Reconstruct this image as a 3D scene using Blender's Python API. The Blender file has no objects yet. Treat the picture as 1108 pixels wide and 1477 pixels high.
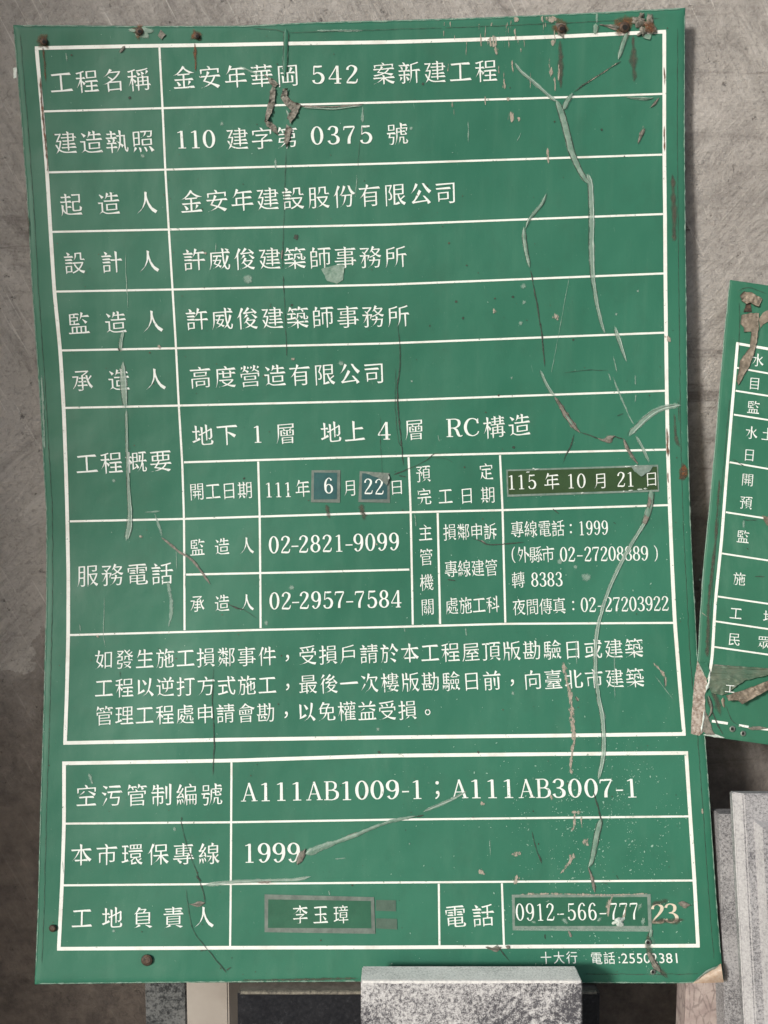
import bpy, bmesh, math, random
from mathutils import Vector, noise
from mathutils.geometry import tessellate_polygon
R = math.radians
scene = bpy.context.scene
C = scene.collection.objects
random.seed(7)

# ---------------------------------------------------------------- camera
F = 1300.0; CX = 554.0; CY = 738.5            # focal length and centre in units of the photograph
PITCH = R(8.0); CAMZ = 1.32
cp, sp = math.cos(PITCH), math.sin(PITCH)
cam = bpy.data.cameras.new('camera'); camo = bpy.data.objects.new('camera', cam); C.link(camo)
camo.location = (0, 0, CAMZ); camo.rotation_euler = (R(90) - PITCH, 0, 0)
cam.sensor_fit = 'VERTICAL'; cam.sensor_height = 36; cam.lens = 36 * F / 1477
cam.clip_start = .02; cam.clip_end = 500
scene.camera = camo

# ---------------------------------------------------------------- sky, sun, exposure
SUN_AZ, SUN_EL = R(41), R(23)                  # azimuth to the left of straight behind the camera
world = bpy.data.worlds.new('World'); scene.world = world; world.use_nodes = True
nt = world.node_tree; bg = nt.nodes['Background']
sky = nt.nodes.new('ShaderNodeTexSky'); sky.sky_type = 'NISHITA'; sky.sun_disc = False
sdir = Vector((-math.sin(SUN_AZ) * math.cos(SUN_EL), -math.cos(SUN_AZ) * math.cos(SUN_EL), math.sin(SUN_EL)))
sky.sun_elevation = SUN_EL; sky.sun_rotation = math.atan2(sdir.x, sdir.y)
sky.air_density = 1.0; sky.dust_density = 3.0; sky.ozone_density = 1.0
nt.links.new(sky.outputs[0], bg.inputs[0]); bg.inputs[1].default_value = .09
sl = bpy.data.lights.new('sun', 'SUN'); sl.energy = 3.4; sl.angle = R(7.5); sl.color = (1, .965, .91)
so = bpy.data.objects.new('sun', sl); C.link(so); so.rotation_euler = sdir.to_track_quat('Z', 'Y').to_euler()
scene.view_settings.view_transform = 'Standard'; scene.view_settings.look = 'None'
scene.view_settings.exposure = 0.13; scene.view_settings.gamma = 1

# ---------------------------------------------------------------- helpers
def W(x, y, D):
    """a point seen at (x, y) of the photograph, D metres in front of the camera"""
    a = (x - CX) / F * D; b = -(y - CY) / F * D
    return Vector((a, D * cp + b * sp, CAMZ + b * cp - D * sp))

def thing(name, label, cat, loc, group=None):
    o = bpy.data.objects.new(name, None); C.link(o); o.location = loc; o.empty_display_size = .05
    o['label'] = label; o['category'] = cat
    if group: o['group'] = group
    return o

def obj(name, vs, fs, mat, parent=None, label=None, smooth_=False, kind=None, attr=None):
    """one mesh object; vertices in world space, kept relative to the top of its family"""
    o0 = Vector((0, 0, 0)); q = parent
    while q is not None:
        o0 = o0 + Vector(q.location); q = q.parent
    me = bpy.data.meshes.new(name)
    me.from_pydata([tuple(Vector(v) - o0) for v in vs], [], fs)
    if attr:
        a = me.attributes.new('a', 'FLOAT', 'POINT')
        a.data.foreach_set('value', attr)
    me.materials.append(mat)
    if smooth_:
        me.polygons.foreach_set('use_smooth', [True] * len(me.polygons))
    me.update()
    o = bpy.data.objects.new(name, me); C.link(o); o.parent = parent
    if label: o['label'] = label
    if kind: o['kind'] = kind
    return o

def nz(x, y, z=0.): return noise.noise(Vector((x, y, z)))

# ---------------------------------------------------------------- materials
class NT:
    def __init__(s, name):
        s.m = bpy.data.materials.new(name); s.m.use_nodes = True; s.t = s.m.node_tree
        s.b = s.t.nodes['Principled BSDF']; s.out = s.t.nodes['Material Output']
        s.co = s.t.nodes.new('ShaderNodeNewGeometry').outputs['Position']
    def n(s, typ, **k):
        q = s.t.nodes.new('ShaderNode' + typ)
        for a, v in k.items():
            if a[0] == '_': q.inputs[int(a[1:])].default_value = v
            else: setattr(q, a, v)
        return q
    def l(s, a, b): s.t.links.new(a, b)
    def map(s, scale=(1, 1, 1), rot=(0, 0, 0)):
        v = s.co
        if any(rot):                                # turn first, stretch afterwards
            q = s.n('Mapping'); s.l(v, q.inputs[0]); q.inputs['Rotation'].default_value = rot; v = q.outputs[0]
        q = s.n('Mapping'); s.l(v, q.inputs[0]); q.inputs['Scale'].default_value = scale
        return q.outputs[0]
    def noise(s, scale, detail=4, rough=.6, vec=None, dist=0):
        q = s.n('TexNoise'); q.inputs['Scale'].default_value = scale; q.inputs['Detail'].default_value = detail
        q.inputs['Roughness'].default_value = rough; q.inputs['Distortion'].default_value = dist
        s.l(vec if vec is not None else s.co, q.inputs['Vector']); return q.outputs['Fac']
    def vor(s, scale, vec=None, feature='F1', out='Distance'):
        q = s.n('TexVoronoi', feature=feature); q.inputs['Scale'].default_value = scale
        s.l(vec if vec is not None else s.co, q.inputs['Vector']); return q.outputs[out]
    def ramp(s, fac, stops, interp='LINEAR'):
        q = s.n('ValToRGB'); r = q.color_ramp; r.interpolation = interp
        while len(r.elements) < len(stops): r.elements.new(.5)
        for e, (p, c) in zip(r.elements, stops):
            e.position = p; e.color = (c[0], c[1], c[2], 1) if hasattr(c, '__len__') else (c, c, c, 1)
        s.l(fac, q.inputs[0]); return q.outputs[0]
    def mix(s, fac, a, b, mode='MIX'):
        q = s.n('Mix', data_type='RGBA', blend_type=mode)
        for v, i in ((fac, 0), (a, 6), (b, 7)):
            if hasattr(v, 'links'): s.l(v, q.inputs[i])
            elif hasattr(v, '__len__'): q.inputs[i].default_value = (v[0], v[1], v[2], 1)
            else: q.inputs[i].default_value = v
        return q.outputs[2]
    def math(s, op, a, b=0.):
        q = s.n('Math', operation=op)
        for v, i in ((a, 0), (b, 1)):
            if hasattr(v, 'links'): s.l(v, q.inputs[i])
            else: q.inputs[i].default_value = v
        return q.outputs[0]
    def col(s, c):
        if hasattr(c, 'links'): s.l(c, s.b.inputs['Base Color'])
        else: s.b.inputs['Base Color'].default_value = (c[0], c[1], c[2], 1)
    def rough(s, r):
        if hasattr(r, 'links'): s.l(r, s.b.inputs['Roughness'])
        else: s.b.inputs['Roughness'].default_value = r
    def bump(s, h, strength=.3, dist=.001, prev=None):
        q = s.n('Bump'); q.inputs['Strength'].default_value = strength; q.inputs['Distance'].default_value = dist
        s.l(h, q.inputs['Height'])
        if prev is not None: s.l(prev, q.inputs['Normal'])
        s.l(q.outputs[0], s.b.inputs['Normal']); return q.outputs[0]
    def alpha(s, nscale=90, lo=.35, hi=.75, gain=1.0, noisew=1.0, streak=False):
        at = s.n('Attribute', attribute_name='a')
        nn = s.noise(1., 6, .75, s.map((nscale * 3, nscale * 3, nscale * .45))) if streak else s.noise(nscale, 5, .65)
        v = s.math('ADD', at.outputs['Fac'], s.math('MULTIPLY', s.math('SUBTRACT', nn, .5), noisew * 1.6))
        r = s.ramp(v, [(lo, 0.), (hi, gain)])
        s.l(r, s.b.inputs['Alpha'])

def m_green(name, base, base2, dust=.25):
    t = NT(name)
    big = t.noise(2.6, 4, .55)
    c = t.mix(t.ramp(big, [(.35, 0.), (.68, 1.)]), base, base2)
    st = t.noise(1.0, 6, .6, t.map((60, 60, 3.2)))                     # run marks down the face
    sc = t.ramp(st, [(.52, 0.), (.74, dust)])
    c = t.mix(sc, c, (.11, .24, .17))
    gr = t.noise(1.0, 7, .7, t.map((28, 28, 22)))
    c = t.mix(t.ramp(gr, [(.5, 0.), (.78, .28)]), c, (.03, .085, .055))
    sp_ = t.noise(420, 3, .7)
    c = t.mix(t.ramp(sp_, [(.70, 0.), (.76, .35)]), c, (.35, .42, .36))
    sd = t.noise(260, 3, .7, t.map((1, 1, 1), (1, 2, 0)))
    c = t.mix(t.ramp(sd, [(.73, 0.), (.77, .8)]), c, (.02, .03, .025))
    scr = t.noise(1.0, 3, .6, t.map((700, 700, 26), (0, .25, 0)))
    c = t.mix(t.ramp(scr, [(.74, 0.), (.78, .5)]), c, (.3, .42, .35))
    t.col(c)
    t.rough(t.ramp(t.noise(9, 6, .65), [(.3, .40), (.75, .58)])); t.b.inputs['Specular IOR Level'].default_value = .28
    b0 = t.bump(t.noise(5.5, 3, .5), .5, .02)
    b1 = t.bump(t.noise(26, 3, .5), .22, .004, b0)
    t.bump(t.noise(600, 4, .6), .12, .0006, b1)
    return t.m

def m_vinyl(name, c0, dirt=(.42, .38, .31), amt=.5, rough=.5):
    t = NT(name)
    d = t.ramp(t.noise(38, 7, .7), [(.5, 0.), (.75, amt)])
    c = t.mix(d, c0, dirt)
    d2 = t.ramp(t.noise(210, 5, .75), [(.63, 0.), (.66, .85)])
    c = t.mix(d2, c, (.10, .19, .13))
    t.col(c); t.rough(rough); t.bump(t.noise(300, 3), .1, .0004)
    return t.m

def m_soft(name, c, c2=None, nscale=90, lo=.35, hi=.75, gain=1., rough=.6, noisew=1., bump=.3, streak=False):
    t = NT(name)
    k = t.ramp(t.noise(nscale * 2.2, 5, .7), [(.35, 0.), (.65, 1.)])
    t.col(t.mix(k, c, c2 or tuple(v * .5 for v in c))); t.rough(rough)
    t.alpha(nscale, lo, hi, gain, noisew, streak)
    t.bump(t.noise(nscale * 3, 4, .7), bump, .0008)
    return t.m

def m_hard(name, c, c2=None, nscale=200, rough=.6, bump=.4, spec=.5, metal=0):
    t = NT(name)
    k = t.ramp(t.noise(nscale, 6, .7), [(.36, 0.), (.64, 1.)])
    t.col(t.mix(k, c, c2 or tuple(v * .55 for v in c))); t.rough(rough)
    t.b.inputs['Specular IOR Level'].default_value = spec; t.b.inputs['Metallic'].default_value = metal
    t.bump(t.noise(nscale * 2, 4, .7), bump, .0008)
    return t.m

def m_concrete():
    t = NT('brushed_concrete')
    base = t.ramp(t.noise(4.5, 8, .62), [(.3, (.35, .33, .31)), (.5, (.44, .415, .39)), (.7, (.53, .50, .475))])
    a1 = t.noise(1., 7, .72, t.map((34, 20, 6.5), (0, R(30), 0)), .8)
    a2 = t.noise(1., 7, .72, t.map((32, 20, 6), (0, R(-44), 0)), .8)
    msk = t.ramp(t.noise(2.3, 2, .5), [(.46, 0.), (.54, 1.)])
    stv = t.mix(msk, a1, a2)
    c = t.mix(t.ramp(stv, [(.32, .6), (.48, .0)]), base, (.17, .155, .145))
    c = t.mix(t.ramp(stv, [(.53, 0.), (.66, .6)]), c, (.66, .63, .595))
    fine = t.noise(1., 3, .55, t.map((330, 60, 13), (0, R(27), 0)))
    fmask = t.ramp(t.noise(6, 3, .6), [(.42, 0.), (.6, 1.)])
    fl = t.math('MULTIPLY', t.ramp(fine, [(.62, 0.), (.69, .65)]), fmask)
    c = t.mix(fl, c, (.80, .78, .74))
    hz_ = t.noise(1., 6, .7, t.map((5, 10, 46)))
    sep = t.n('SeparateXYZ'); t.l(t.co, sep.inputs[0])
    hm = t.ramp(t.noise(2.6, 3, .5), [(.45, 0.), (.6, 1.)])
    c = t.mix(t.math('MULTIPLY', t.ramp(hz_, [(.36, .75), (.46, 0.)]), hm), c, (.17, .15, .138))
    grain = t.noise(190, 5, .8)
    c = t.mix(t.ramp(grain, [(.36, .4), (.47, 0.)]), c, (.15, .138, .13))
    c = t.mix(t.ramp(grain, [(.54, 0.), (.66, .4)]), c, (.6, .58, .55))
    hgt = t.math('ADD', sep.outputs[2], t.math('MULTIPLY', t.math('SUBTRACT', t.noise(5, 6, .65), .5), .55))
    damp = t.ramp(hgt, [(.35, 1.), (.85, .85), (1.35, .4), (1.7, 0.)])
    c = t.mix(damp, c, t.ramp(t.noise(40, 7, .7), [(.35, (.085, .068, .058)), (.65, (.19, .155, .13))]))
    pit = t.noise(85, 4, .7)
    c = t.mix(t.ramp(pit, [(.67, 0.), (.71, .75)]), c, (.07, .063, .058))
    t.col(c); t.rough(.9)
    h = t.mix(.45, stv, t.noise(70, 8, .8))
    b = t.bump(h, 1., .012)
    b = t.bump(t.ramp(pit, [(.63, 1.), (.69, 0.)]), .8, .003, b)
    b = t.bump(hz_, .5, .006, b)
    t.bump(grain, .6, .003, b)
    return t.m

def m_granite(name, light, mid, dark, scale=260, bias=0., swirl=False, rough=.55):
    t = NT(name)
    vec = None
    if swirl:
        m = t.n('Mapping'); t.l(t.co, m.inputs[0]); m.inputs['Location'].default_value = tuple(-v for v in swirl)
        ln = t.n('VectorMath', operation='LENGTH'); t.l(m.outputs[0], ln.inputs[0])
        near = t.ramp(ln.outputs['Value'], [(.05, 1.), (.085, 0.)])
        sx = t.n('SeparateXYZ'); t.l(m.outputs[0], sx.inputs[0])
        r = t.math('ADD', ln.outputs['Value'], t.math('MULTIPLY', t.math('SUBTRACT', t.noise(18, 3, .5), .5), .03))
        cb = t.n('CombineXYZ'); t.l(t.math('MULTIPLY', r, 210.), cb.inputs[0]); t.l(t.math('MULTIPLY', t.math('ARCTAN2', sx.outputs[2], sx.outputs[0]), 1.6), cb.inputs[1])
        wv = t.math('MULTIPLY', t.math('SUBTRACT', t.noise(1., 4, .6, cb.outputs[0]), .42), t.math('MULTIPLY', near, .42))
    cl = t.noise(24, 4, .6)
    g = t.noise(scale, 4, .75)
    g2 = t.noise(scale * 2.4, 3, .7, t.map((1, 1, 1), (2, 1, .5)))
    v = t.math('ADD', t.math('MULTIPLY', g, .62), t.math('ADD', t.math('MULTIPLY', g2, .38), t.math('MULTIPLY', t.math('SUBTRACT', cl, .5), .28)))
    v = t.math('ADD', v, bias)
    if swirl: v = t.math('SUBTRACT', v, wv)
    c = t.ramp(v, [(.38, dark), (.455, mid), (.53, light), (.62, tuple(min(1, q * 1.15) for q in light))])
    t.col(c); t.rough(rough); t.bump(g2, .15, .0004)
    return t.m

M = {}
M['green'] = m_green('green_paint', (.024, .130, .082), (.036, .164, .106), .14)
M['green2'] = m_green('green_paint_older', (.024, .125, .074), (.036, .148, .092), .3)
M['white'] = m_vinyl('white_vinyl', (.72, .77, .74), amt=.3)
M['line'] = m_vinyl('white_line_paint', (.75, .78, .74), amt=.5)
M['edge'] = m_hard('worn_sheet_edge', (.10, .19, .14), (.05, .08, .06), 90)
M['pale'] = m_soft('pale_film_wrinkle', (.27, .37, .31), (.13, .24, .18), 70, .02, .5, .82, .42, 1.1, .3)
M['clear'] = m_soft('clear_film_crease', (.36, .47, .40), (.26, .37, .31), 60, .0, .5, .55, .35, .9, .2)
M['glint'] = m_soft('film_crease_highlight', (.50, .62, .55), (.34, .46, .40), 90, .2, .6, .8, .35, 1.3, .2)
M['brown'] = m_soft('torn_film_glue', (.24, .215, .185), (.075, .085, .065), 130, .02, .35, 1., .65, 1., .6)
M['palesoft'] = m_soft('pale_scuff_and_glint', (.30, .43, .36), (.22, .34, .28), 130, .2, .8, .62, .5, 1.3)  # scuffs, and the glints painted on the phone label tape
M['beige'] = m_soft('beige_scrape', (.44, .39, .33), (.28, .25, .2), 170, .42, .8, .85, .75, 3.0, streak=True)
M['dark'] = m_soft('dark_crack_and_shade', (.022, .032, .026), (.06, .07, .055), 200, .18, .6, .85, .8, 1.3)  # also for the shade lines painted beside creases
M['rust'] = m_soft('rust_run', (.20, .075, .025), (.07, .035, .018), 120, .3, .95, .85, .8, .9)
M['grime'] = m_soft('brown_grime', (.10, .085, .06), (.05, .05, .04), 80, .35, 1., .7, .8, .9)
M['screw'] = m_hard('rusty_steel', (.12, .075, .05), (.035, .03, .027), 300, .6, .6, .5, .5)
M['rivet'] = m_hard('grey_steel', (.30, .36, .32), (.16, .17, .15), 300, .45, .3, .5, .5)
M['hole'] = m_hard('hole_black', (.006, .006, .006), (.01, .01, .01), 100, .9)
M['tape'] = m_hard('grey_tape', (.17, .21, .185), (.10, .13, .115), 70, .3)
M['tapegreen'] = m_hard('clear_tape_edge', (.12, .19, .155), (.22, .27, .24), 110, .22)
M['flake'] = m_hard('pale_glint_flake', (.62, .68, .64), (.35, .42, .38), 260, .3)
M['teal'] = m_hard('teal_label', (.016, .072, .078), (.024, .10, .098), 60, .28)
M['olive'] = m_hard('olive_label', (.026, .056, .018), (.032, .07, .025), 30, .25)
M['dgreen'] = m_hard('dark_green_label', (.020, .098, .058), (.026, .12, .072), 40, .3)
M['greybar'] = m_hard('grey_green_tape', (.072, .125, .095), (.055, .10, .075), 90, .5)
M['fleck'] = m_hard('pale_fleck', (.30, .48, .39), (.20, .36, .28), 300, .4)
M['plate'] = m_soft('bare_rusty_plate', (.46, .41, .36), (.17, .12, .09), 150, -.9, -.8, 1., .6, .1)
M['ghost'] = m_vinyl('peeled_vinyl', (.62, .55, .44), (.32, .27, .17), .8)
M['concrete'] = m_concrete()
# ---------------------------------------------------------------- lettering
def interp(tab, t):
    if t <= tab[0][0]:
        a, b = tab[0], tab[1]
    elif t >= tab[-1][0]:
        a, b = tab[-2], tab[-1]
    else:
        for a, b in zip(tab, tab[1:]):
            if a[0] <= t <= b[0]: break
    k = (t - a[0]) / (b[0] - a[0])
    return a[1] + (b[1] - a[1]) * k

_cache = {}
def mesh_area(g):
    t = 0.
    for f in g[1]:
        p = [g[0][i] for i in f]
        t += abs(sum(p[i-1][0] * p[i][1] - p[i][0] * p[i-1][1] for i in range(len(p)))) / 2
    return t

def kai_glyph(ch, brush=True):
    """brush-style glyph; where the reshaped outline crosses itself the reshaping is made milder"""
    key = (ch, brush, 'ok')
    if key in _cache: return _cache[key]
    ref = mesh_area(kai_raw(ch, False)) if brush else 0
    if not brush:
        g = kai_raw(ch, False)
    else:                                          # the inked area must grow evenly with the reshaping
        A = (1., .7, .45, .2)
        r0 = mesh_area(kai_raw(ch, True, 0.)) / ref
        k = [(mesh_area(kai_raw(ch, True, a)) / ref - r0) / a for a in A]
        amp = 0.
        for i in range(4 if ch not in '轉' else 0):
            if (i < 3 and abs(k[i] - k[i+1]) < .04) or (i == 3 and abs(k[i]) < .2): amp = A[i]; break
        g = kai_raw(ch, True, amp)
    _cache[key] = g
    return g

def kai_raw(ch, brush=True, amp=1.):
    """outline of one Chinese character, its strokes given the swelling ends and thin horizontals of brush-style type"""
    key = (ch, brush, amp)
    if key in _cache: return _cache[key]
    fc = bpy.data.curves.new('glyph', 'FONT'); fc.body = ch
    fo = bpy.data.objects.new('glyph', fc); C.link(fo)
    bpy.context.view_layer.update()
    src = fo.to_curve(bpy.context.evaluated_depsgraph_get())
    cu = src.copy()
    fo.to_curve_clear()
    TX, TY = .002, .011
    if ch in '，。：；': brush = False
    if brush:
        area = 0
        best = 0
        for s in cu.splines:
            p = [q.co for q in s.bezier_points]
            A = sum(p[i-1].x * p[i].y - p[i].x * p[i-1].y for i in range(len(p))) / 2
            if abs(A) > abs(best): best = A
        sg = 1 if best > 0 else -1
        for s in cu.splines:
            bp = s.bezier_points; n = len(bp)
            if n < 4: continue
            P = [q.co.copy() for q in bp]
            mv = [Vector((0, 0, 0)) for _ in P]
            for i in range(n):
                a, b = P[i], P[(i+1) % n]; pr, nx = P[i-1], P[(i+2) % n]
                e = b - a; L = e.length
                if L < .03 or L > .105: continue
                e1 = a - pr; e2 = nx - b
                if e1.length < .012 or e2.length < .012: continue
                c1 = (e1.x * e.y - e1.y * e.x) * sg / (e1.length * L); c2 = (e.x * e2.y - e.y * e2.x) * sg / (e2.length * L)
                if c1 < .6 or c2 < .6: continue
                nrm = Vector((e.y, -e.x, 0)) * sg / L           # outward
                ang = math.degrees(math.atan2(nrm.y, nrm.x)) % 360
                mid = (a + b) / 2
                ia, ib = i, (i+1) % n
                if ang < 25 or ang > 335:                       # right end of a horizontal
                    lo, hi = (ia, ib) if P[ia].y < P[ib].y else (ib, ia)
                    mv[lo] += Vector((.030, -.022, 0)); mv[hi] += Vector((-.022, .020, 0))
                elif 155 < ang < 205:                           # left end of a horizontal
                    lo, hi = (ia, ib) if P[ia].y < P[ib].y else (ib, ia)
                    mv[hi] += Vector((-.020, .012, 0)); mv[lo] += Vector((.012, -.004, 0))
                elif 60 < ang < 120:                            # top of a vertical
                    le, ri = (ia, ib) if P[ia].x < P[ib].x else (ib, ia)
                    mv[le] += Vector((-.022, .022, 0)); mv[ri] += Vector((.008, -.018, 0))
                elif 250 < ang < 290:                           # foot of a vertical
                    le, ri = (ia, ib) if P[ia].x < P[ib].x else (ib, ia)
                    mv[le] += Vector((.016, -.012, 0)); mv[ri] += Vector((-.004, .012, 0))
                elif 120 <= ang <= 155:
                    mv[ia] += (mid - P[ia]) * .3; mv[ib] += (mid - P[ib]) * .3
                elif 205 <= ang <= 250:                         # sweep to lower left: tapers
                    mv[ia] += (mid - P[ia]) * .8; mv[ib] += (mid - P[ib]) * .8
                elif 290 <= ang <= 335:                         # press to lower right: swells
                    mv[ia] += (P[ia] - mid) * .75; mv[ib] += (P[ib] - mid) * .75
            for v in mv: v *= amp
            for i, q in enumerate(bp):
                q.handle_left_type = 'FREE'; q.handle_right_type = 'FREE'
                hl, hr = q.handle_left.copy(), q.handle_right.copy()
                q.co = P[i] + mv[i]; q.handle_left = hl + mv[i]; q.handle_right = hr + mv[i]
        # pull the outline in, horizontals more than verticals (mitred, with a limit at sharp tips)
        for s in cu.splines:
            bp = s.bezier_points; n = len(bp)
            P = [q.co.copy() for q in bp]
            IN = [q.handle_left.copy() for q in bp]; OUT = [q.handle_right.copy() for q in bp]
            for i, q in enumerate(bp):
                t1 = P[i] - (IN[i] if (P[i] - IN[i]).length > 1e-4 else P[i-1])
                t2 = (OUT[i] if (OUT[i] - P[i]).length > 1e-4 else P[(i+1) % n]) - P[i]
                if t1.length < 1e-6 or t2.length < 1e-6: continue
                t1.normalize(); t2.normalize()
                n1 = (t1.y * sg, -t1.x * sg); n2 = (t2.y * sg, -t2.x * sg)
                o1 = -(TX * n1[0]**2 + TY * n1[1]**2); o2 = -(TX * n2[0]**2 + TY * n2[1]**2)
                det = n1[0] * n2[1] - n1[1] * n2[0]
                if abs(det) > .25:
                    d = Vector(((o1 * n2[1] - o2 * n1[1]) / det, (n1[0] * o2 - n2[0] * o1) / det, 0))
                else:
                    d = Vector((n1[0] + n2[0], n1[1] + n2[1], 0))
                    d = d.normalized() * (o1 + o2) / 2 if d.length > .3 else Vector((0, 0, 0))
                if d.length > .02: d = d * (.02 / d.length)
                hl, hr = IN[i], OUT[i]
                q.co = P[i] + d; q.handle_left = hl + d; q.handle_right = hr + d
    cu.resolution_u = 4
    co = bpy.data.objects.new('glyph', cu); C.link(co)
    bpy.context.view_layer.update()
    me = co.to_mesh()
    vs = [Vector((v.co.x, v.co.y, 0)) for v in me.vertices]
    fs = [tuple(p.vertices) for p in me.polygons]
    co.to_mesh_clear()
    bpy.data.objects.remove(co); bpy.data.objects.remove(fo)
    if ch in '，。：；':
        cx = (min(v.x for v in vs) + max(v.x for v in vs)) / 2; cy = (min(v.y for v in vs) + max(v.y for v in vs)) / 2
        k = 1.2 if ch == '；' else .95
        out = [((v.x - cx) * k, (v.y - cy) * k, 0) for v in vs]
    elif ord(ch) < 256:                                         # plain sans digits
        cx = (min(v.x for v in vs) + max(v.x for v in vs)) / 2
        out = [(v.x - cx, v.y - .36, 0) for v in vs]
    else:
        out = []
        for v in vs:
            x, y = v.x - .5, v.y - .38
            if brush: y += .055 * x
            out.append((x, y, 0))
    _cache[key] = (out, fs)
    return _cache[key]

def st(*p): return ('s', p)
def ring(cx, cy, rx, ry, ws, wt): return ('r', (cx, cy, rx, ry, ws, wt))
SERIF = {
 '0': [ring(.28, .5, .2, .475, .055, .024)],
 '1': [st((.29, .02, .052), (.29, .97, .045)), st((.13, .018, .02), (.45, .018, .02)), st((.29, .955, .03), (.2, .9, .022), (.12, .87, .016))],
 '2': [st((.1, .74, .05), (.13, .88, .035), (.27, .975, .025), (.43, .87, .05), (.43, .69, .055), (.31, .46, .04), (.16, .25, .028), (.07, .07, .024)),
       st((.05, .04, .03), (.2, .05, .045), (.36, .04, .045), (.45, .07, .03), (.5, .24, .016))],
 '3': [st((.1, .79, .05), (.16, .93, .03), (.28, .975, .025), (.42, .88, .05), (.42, .67, .05), (.33, .55, .03), (.2, .52, .02)),
       st((.2, .52, .02), (.35, .49, .03), (.47, .34, .056), (.45, .13, .055), (.3, .025, .028), (.15, .06, .03), (.08, .21, .05))],
 '4': [st((.37, .97, .022), (.2, .6, .02), (.03, .27, .02)), st((.02, .255, .024), (.55, .255, .024)), st((.39, .97, .045), (.39, .02, .052)), st((.25, .018, .02), (.52, .018, .02))],
 '5': [st((.13, .94, .04), (.3, .93, .045), (.46, .95, .035)), st((.14, .97, .02), (.11, .5, .02)), st((.11, .5, .016), (.26, .6, .03), (.43, .51, .05), (.49, .3, .056), (.41, .09, .05), (.26, .02, .026), (.13, .07, .032), (.09, .2, .05))],
 '6': [ring(.285, .3, .19, .28, .055, .024), st((.45, .83, .05), (.38, .96, .028), (.27, .97, .024), (.15, .82, .045), (.09, .58, .055), (.09, .3, .05))],
 '7': [st((.06, .92, .035), (.25, .93, .045), (.5, .94, .035)), st((.07, .95, .02), (.045, .76, .015)), st((.5, .92, .02), (.37, .62, .032), (.27, .33, .05), (.25, .02, .056))],
 '8': [ring(.28, .745, .165, .23, .05, .024), ring(.28, .265, .2, .245, .055, .024)],
 '-': [st((.02, .38, .03), (.42, .38, .03))],
 'A': [st((.35, .98, .02), (.11, .03, .02)), st((.34, .98, .04), (.59, .03, .052)), st((.19, .33, .018), (.5, .33, .018)), st((.0, .018, .018), (.22, .018, .018)), st((.46, .018, .018), (.72, .018, .018))],
 'B': [st((.16, .02, .05), (.16, .98, .05)), st((.03, .018, .018), (.3, .018, .018)), st((.03, .98, .018), (.3, .98, .018)),
       st((.2, .975, .02), (.4, .97, .024), (.52, .85, .045), (.51, .65, .045), (.38, .53, .024), (.18, .52, .02)),
       st((.18, .52, .02), (.42, .515, .024), (.59, .4, .05), (.59, .16, .055), (.42, .022, .024), (.2, .018, .018))],
 'C': [st((.6, .7, .035), (.55, .88, .03), (.38, .975, .022), (.2, .9, .04), (.09, .66, .055), (.08, .38, .056), (.18, .12, .045), (.38, .02, .022), (.56, .12, .022), (.62, .26, .02)), st((.6, .97, .016), (.6, .7, .02))],
 'R': [st((.16, .02, .05), (.16, .98, .05)), st((.03, .018, .018), (.3, .018, .018)), st((.03, .98, .018), (.3, .98, .018)),
       st((.2, .975, .02), (.42, .97, .024), (.56, .86, .048), (.55, .63, .048), (.4, .5, .024), (.18, .49, .018)),
       st((.32, .49, .03), (.45, .38, .045), (.53, .1, .05), (.62, .02, .026), (.7, .08, .014))],
 '(': [st((.32, 1.05, .016), (.15, .82, .034), (.1, .5, .042), (.15, .18, .034), (.32, -.05, .016))],
 ')': [st((.1, 1.05, .016), (.27, .82, .034), (.32, .5, .042), (.27, .18, .034), (.1, -.05, .016))],
}
SERIF['9'] = [ring(.275, .7, .19, .28, .055, .024), st((.11, .17, .05), (.18, .04, .028), (.29, .03, .024), (.41, .18, .045), (.47, .42, .055), (.47, .7, .05))]
SW = {'A': .72, 'B': .66, 'C': .68, 'R': .7, '-': .44, '(': .42, ')': .42}

def smooth(pts, sub=5):
    n = len(pts)
    if n == 2: return [Vector(p) for p in pts]
    P = [Vector(p) for p in pts]; out = []
    for i in range(n - 1):
        p0, p1, p2, p3 = P[max(i-1, 0)], P[i], P[i+1], P[min(i+2, n-1)]
        for k in range(sub):
            t = k / sub
            out.append(.5 * ((2*p1) + (p2-p0)*t + (2*p0-5*p1+4*p2-p3)*t*t + (3*p1-p0-3*p2+p3)*t**3))
    out.append(P[-1]); return out

def serif_glyph(ch, wk=1.0):
    key = (ch, 'serif', wk)
    if key in _cache: return _cache[key]
    vs, fs = [], []
    half = SW.get(ch, .56) / 2
    for z, (kind, d) in enumerate(SERIF[ch]):
        b = len(vs)
        if kind == 's':
            P = smooth([(x, y, w) for x, y, w in d])
            for i, p in enumerate(P):
                t = (P[min(i+1, len(P)-1)] - P[max(i-1, 0)]); t.z = 0; t.normalize()
                nx, ny = -t.y, t.x; w = p.z * wk * 1.12
                vs += [(p.x - half + nx * w, p.y - .5 + ny * w, z), (p.x - half - nx * w, p.y - .5 - ny * w, z)]
            for i in range(len(P) - 1):
                fs.append((b+2*i, b+2*i+1, b+2*i+3, b+2*i+2))
        else:
            cx, cy, rx, ry, ws, wt = d; N = 24
            for i in range(N):
                a = 2 * math.pi * i / N; c, s = math.cos(a), math.sin(a)
                for q in (1, -1):
                    vs.append((cx - half + c * (rx + q * ws * wk * 1.12), cy - .5 + s * (ry + q * wt * wk * 1.12), z))
            for i in range(N):
                j = (i + 1) % N
                fs.append((b+2*i, b+2*i+1, b+2*j+1, b+2*j))
    _cache[key] = (vs, fs)
    return _cache[key]
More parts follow.
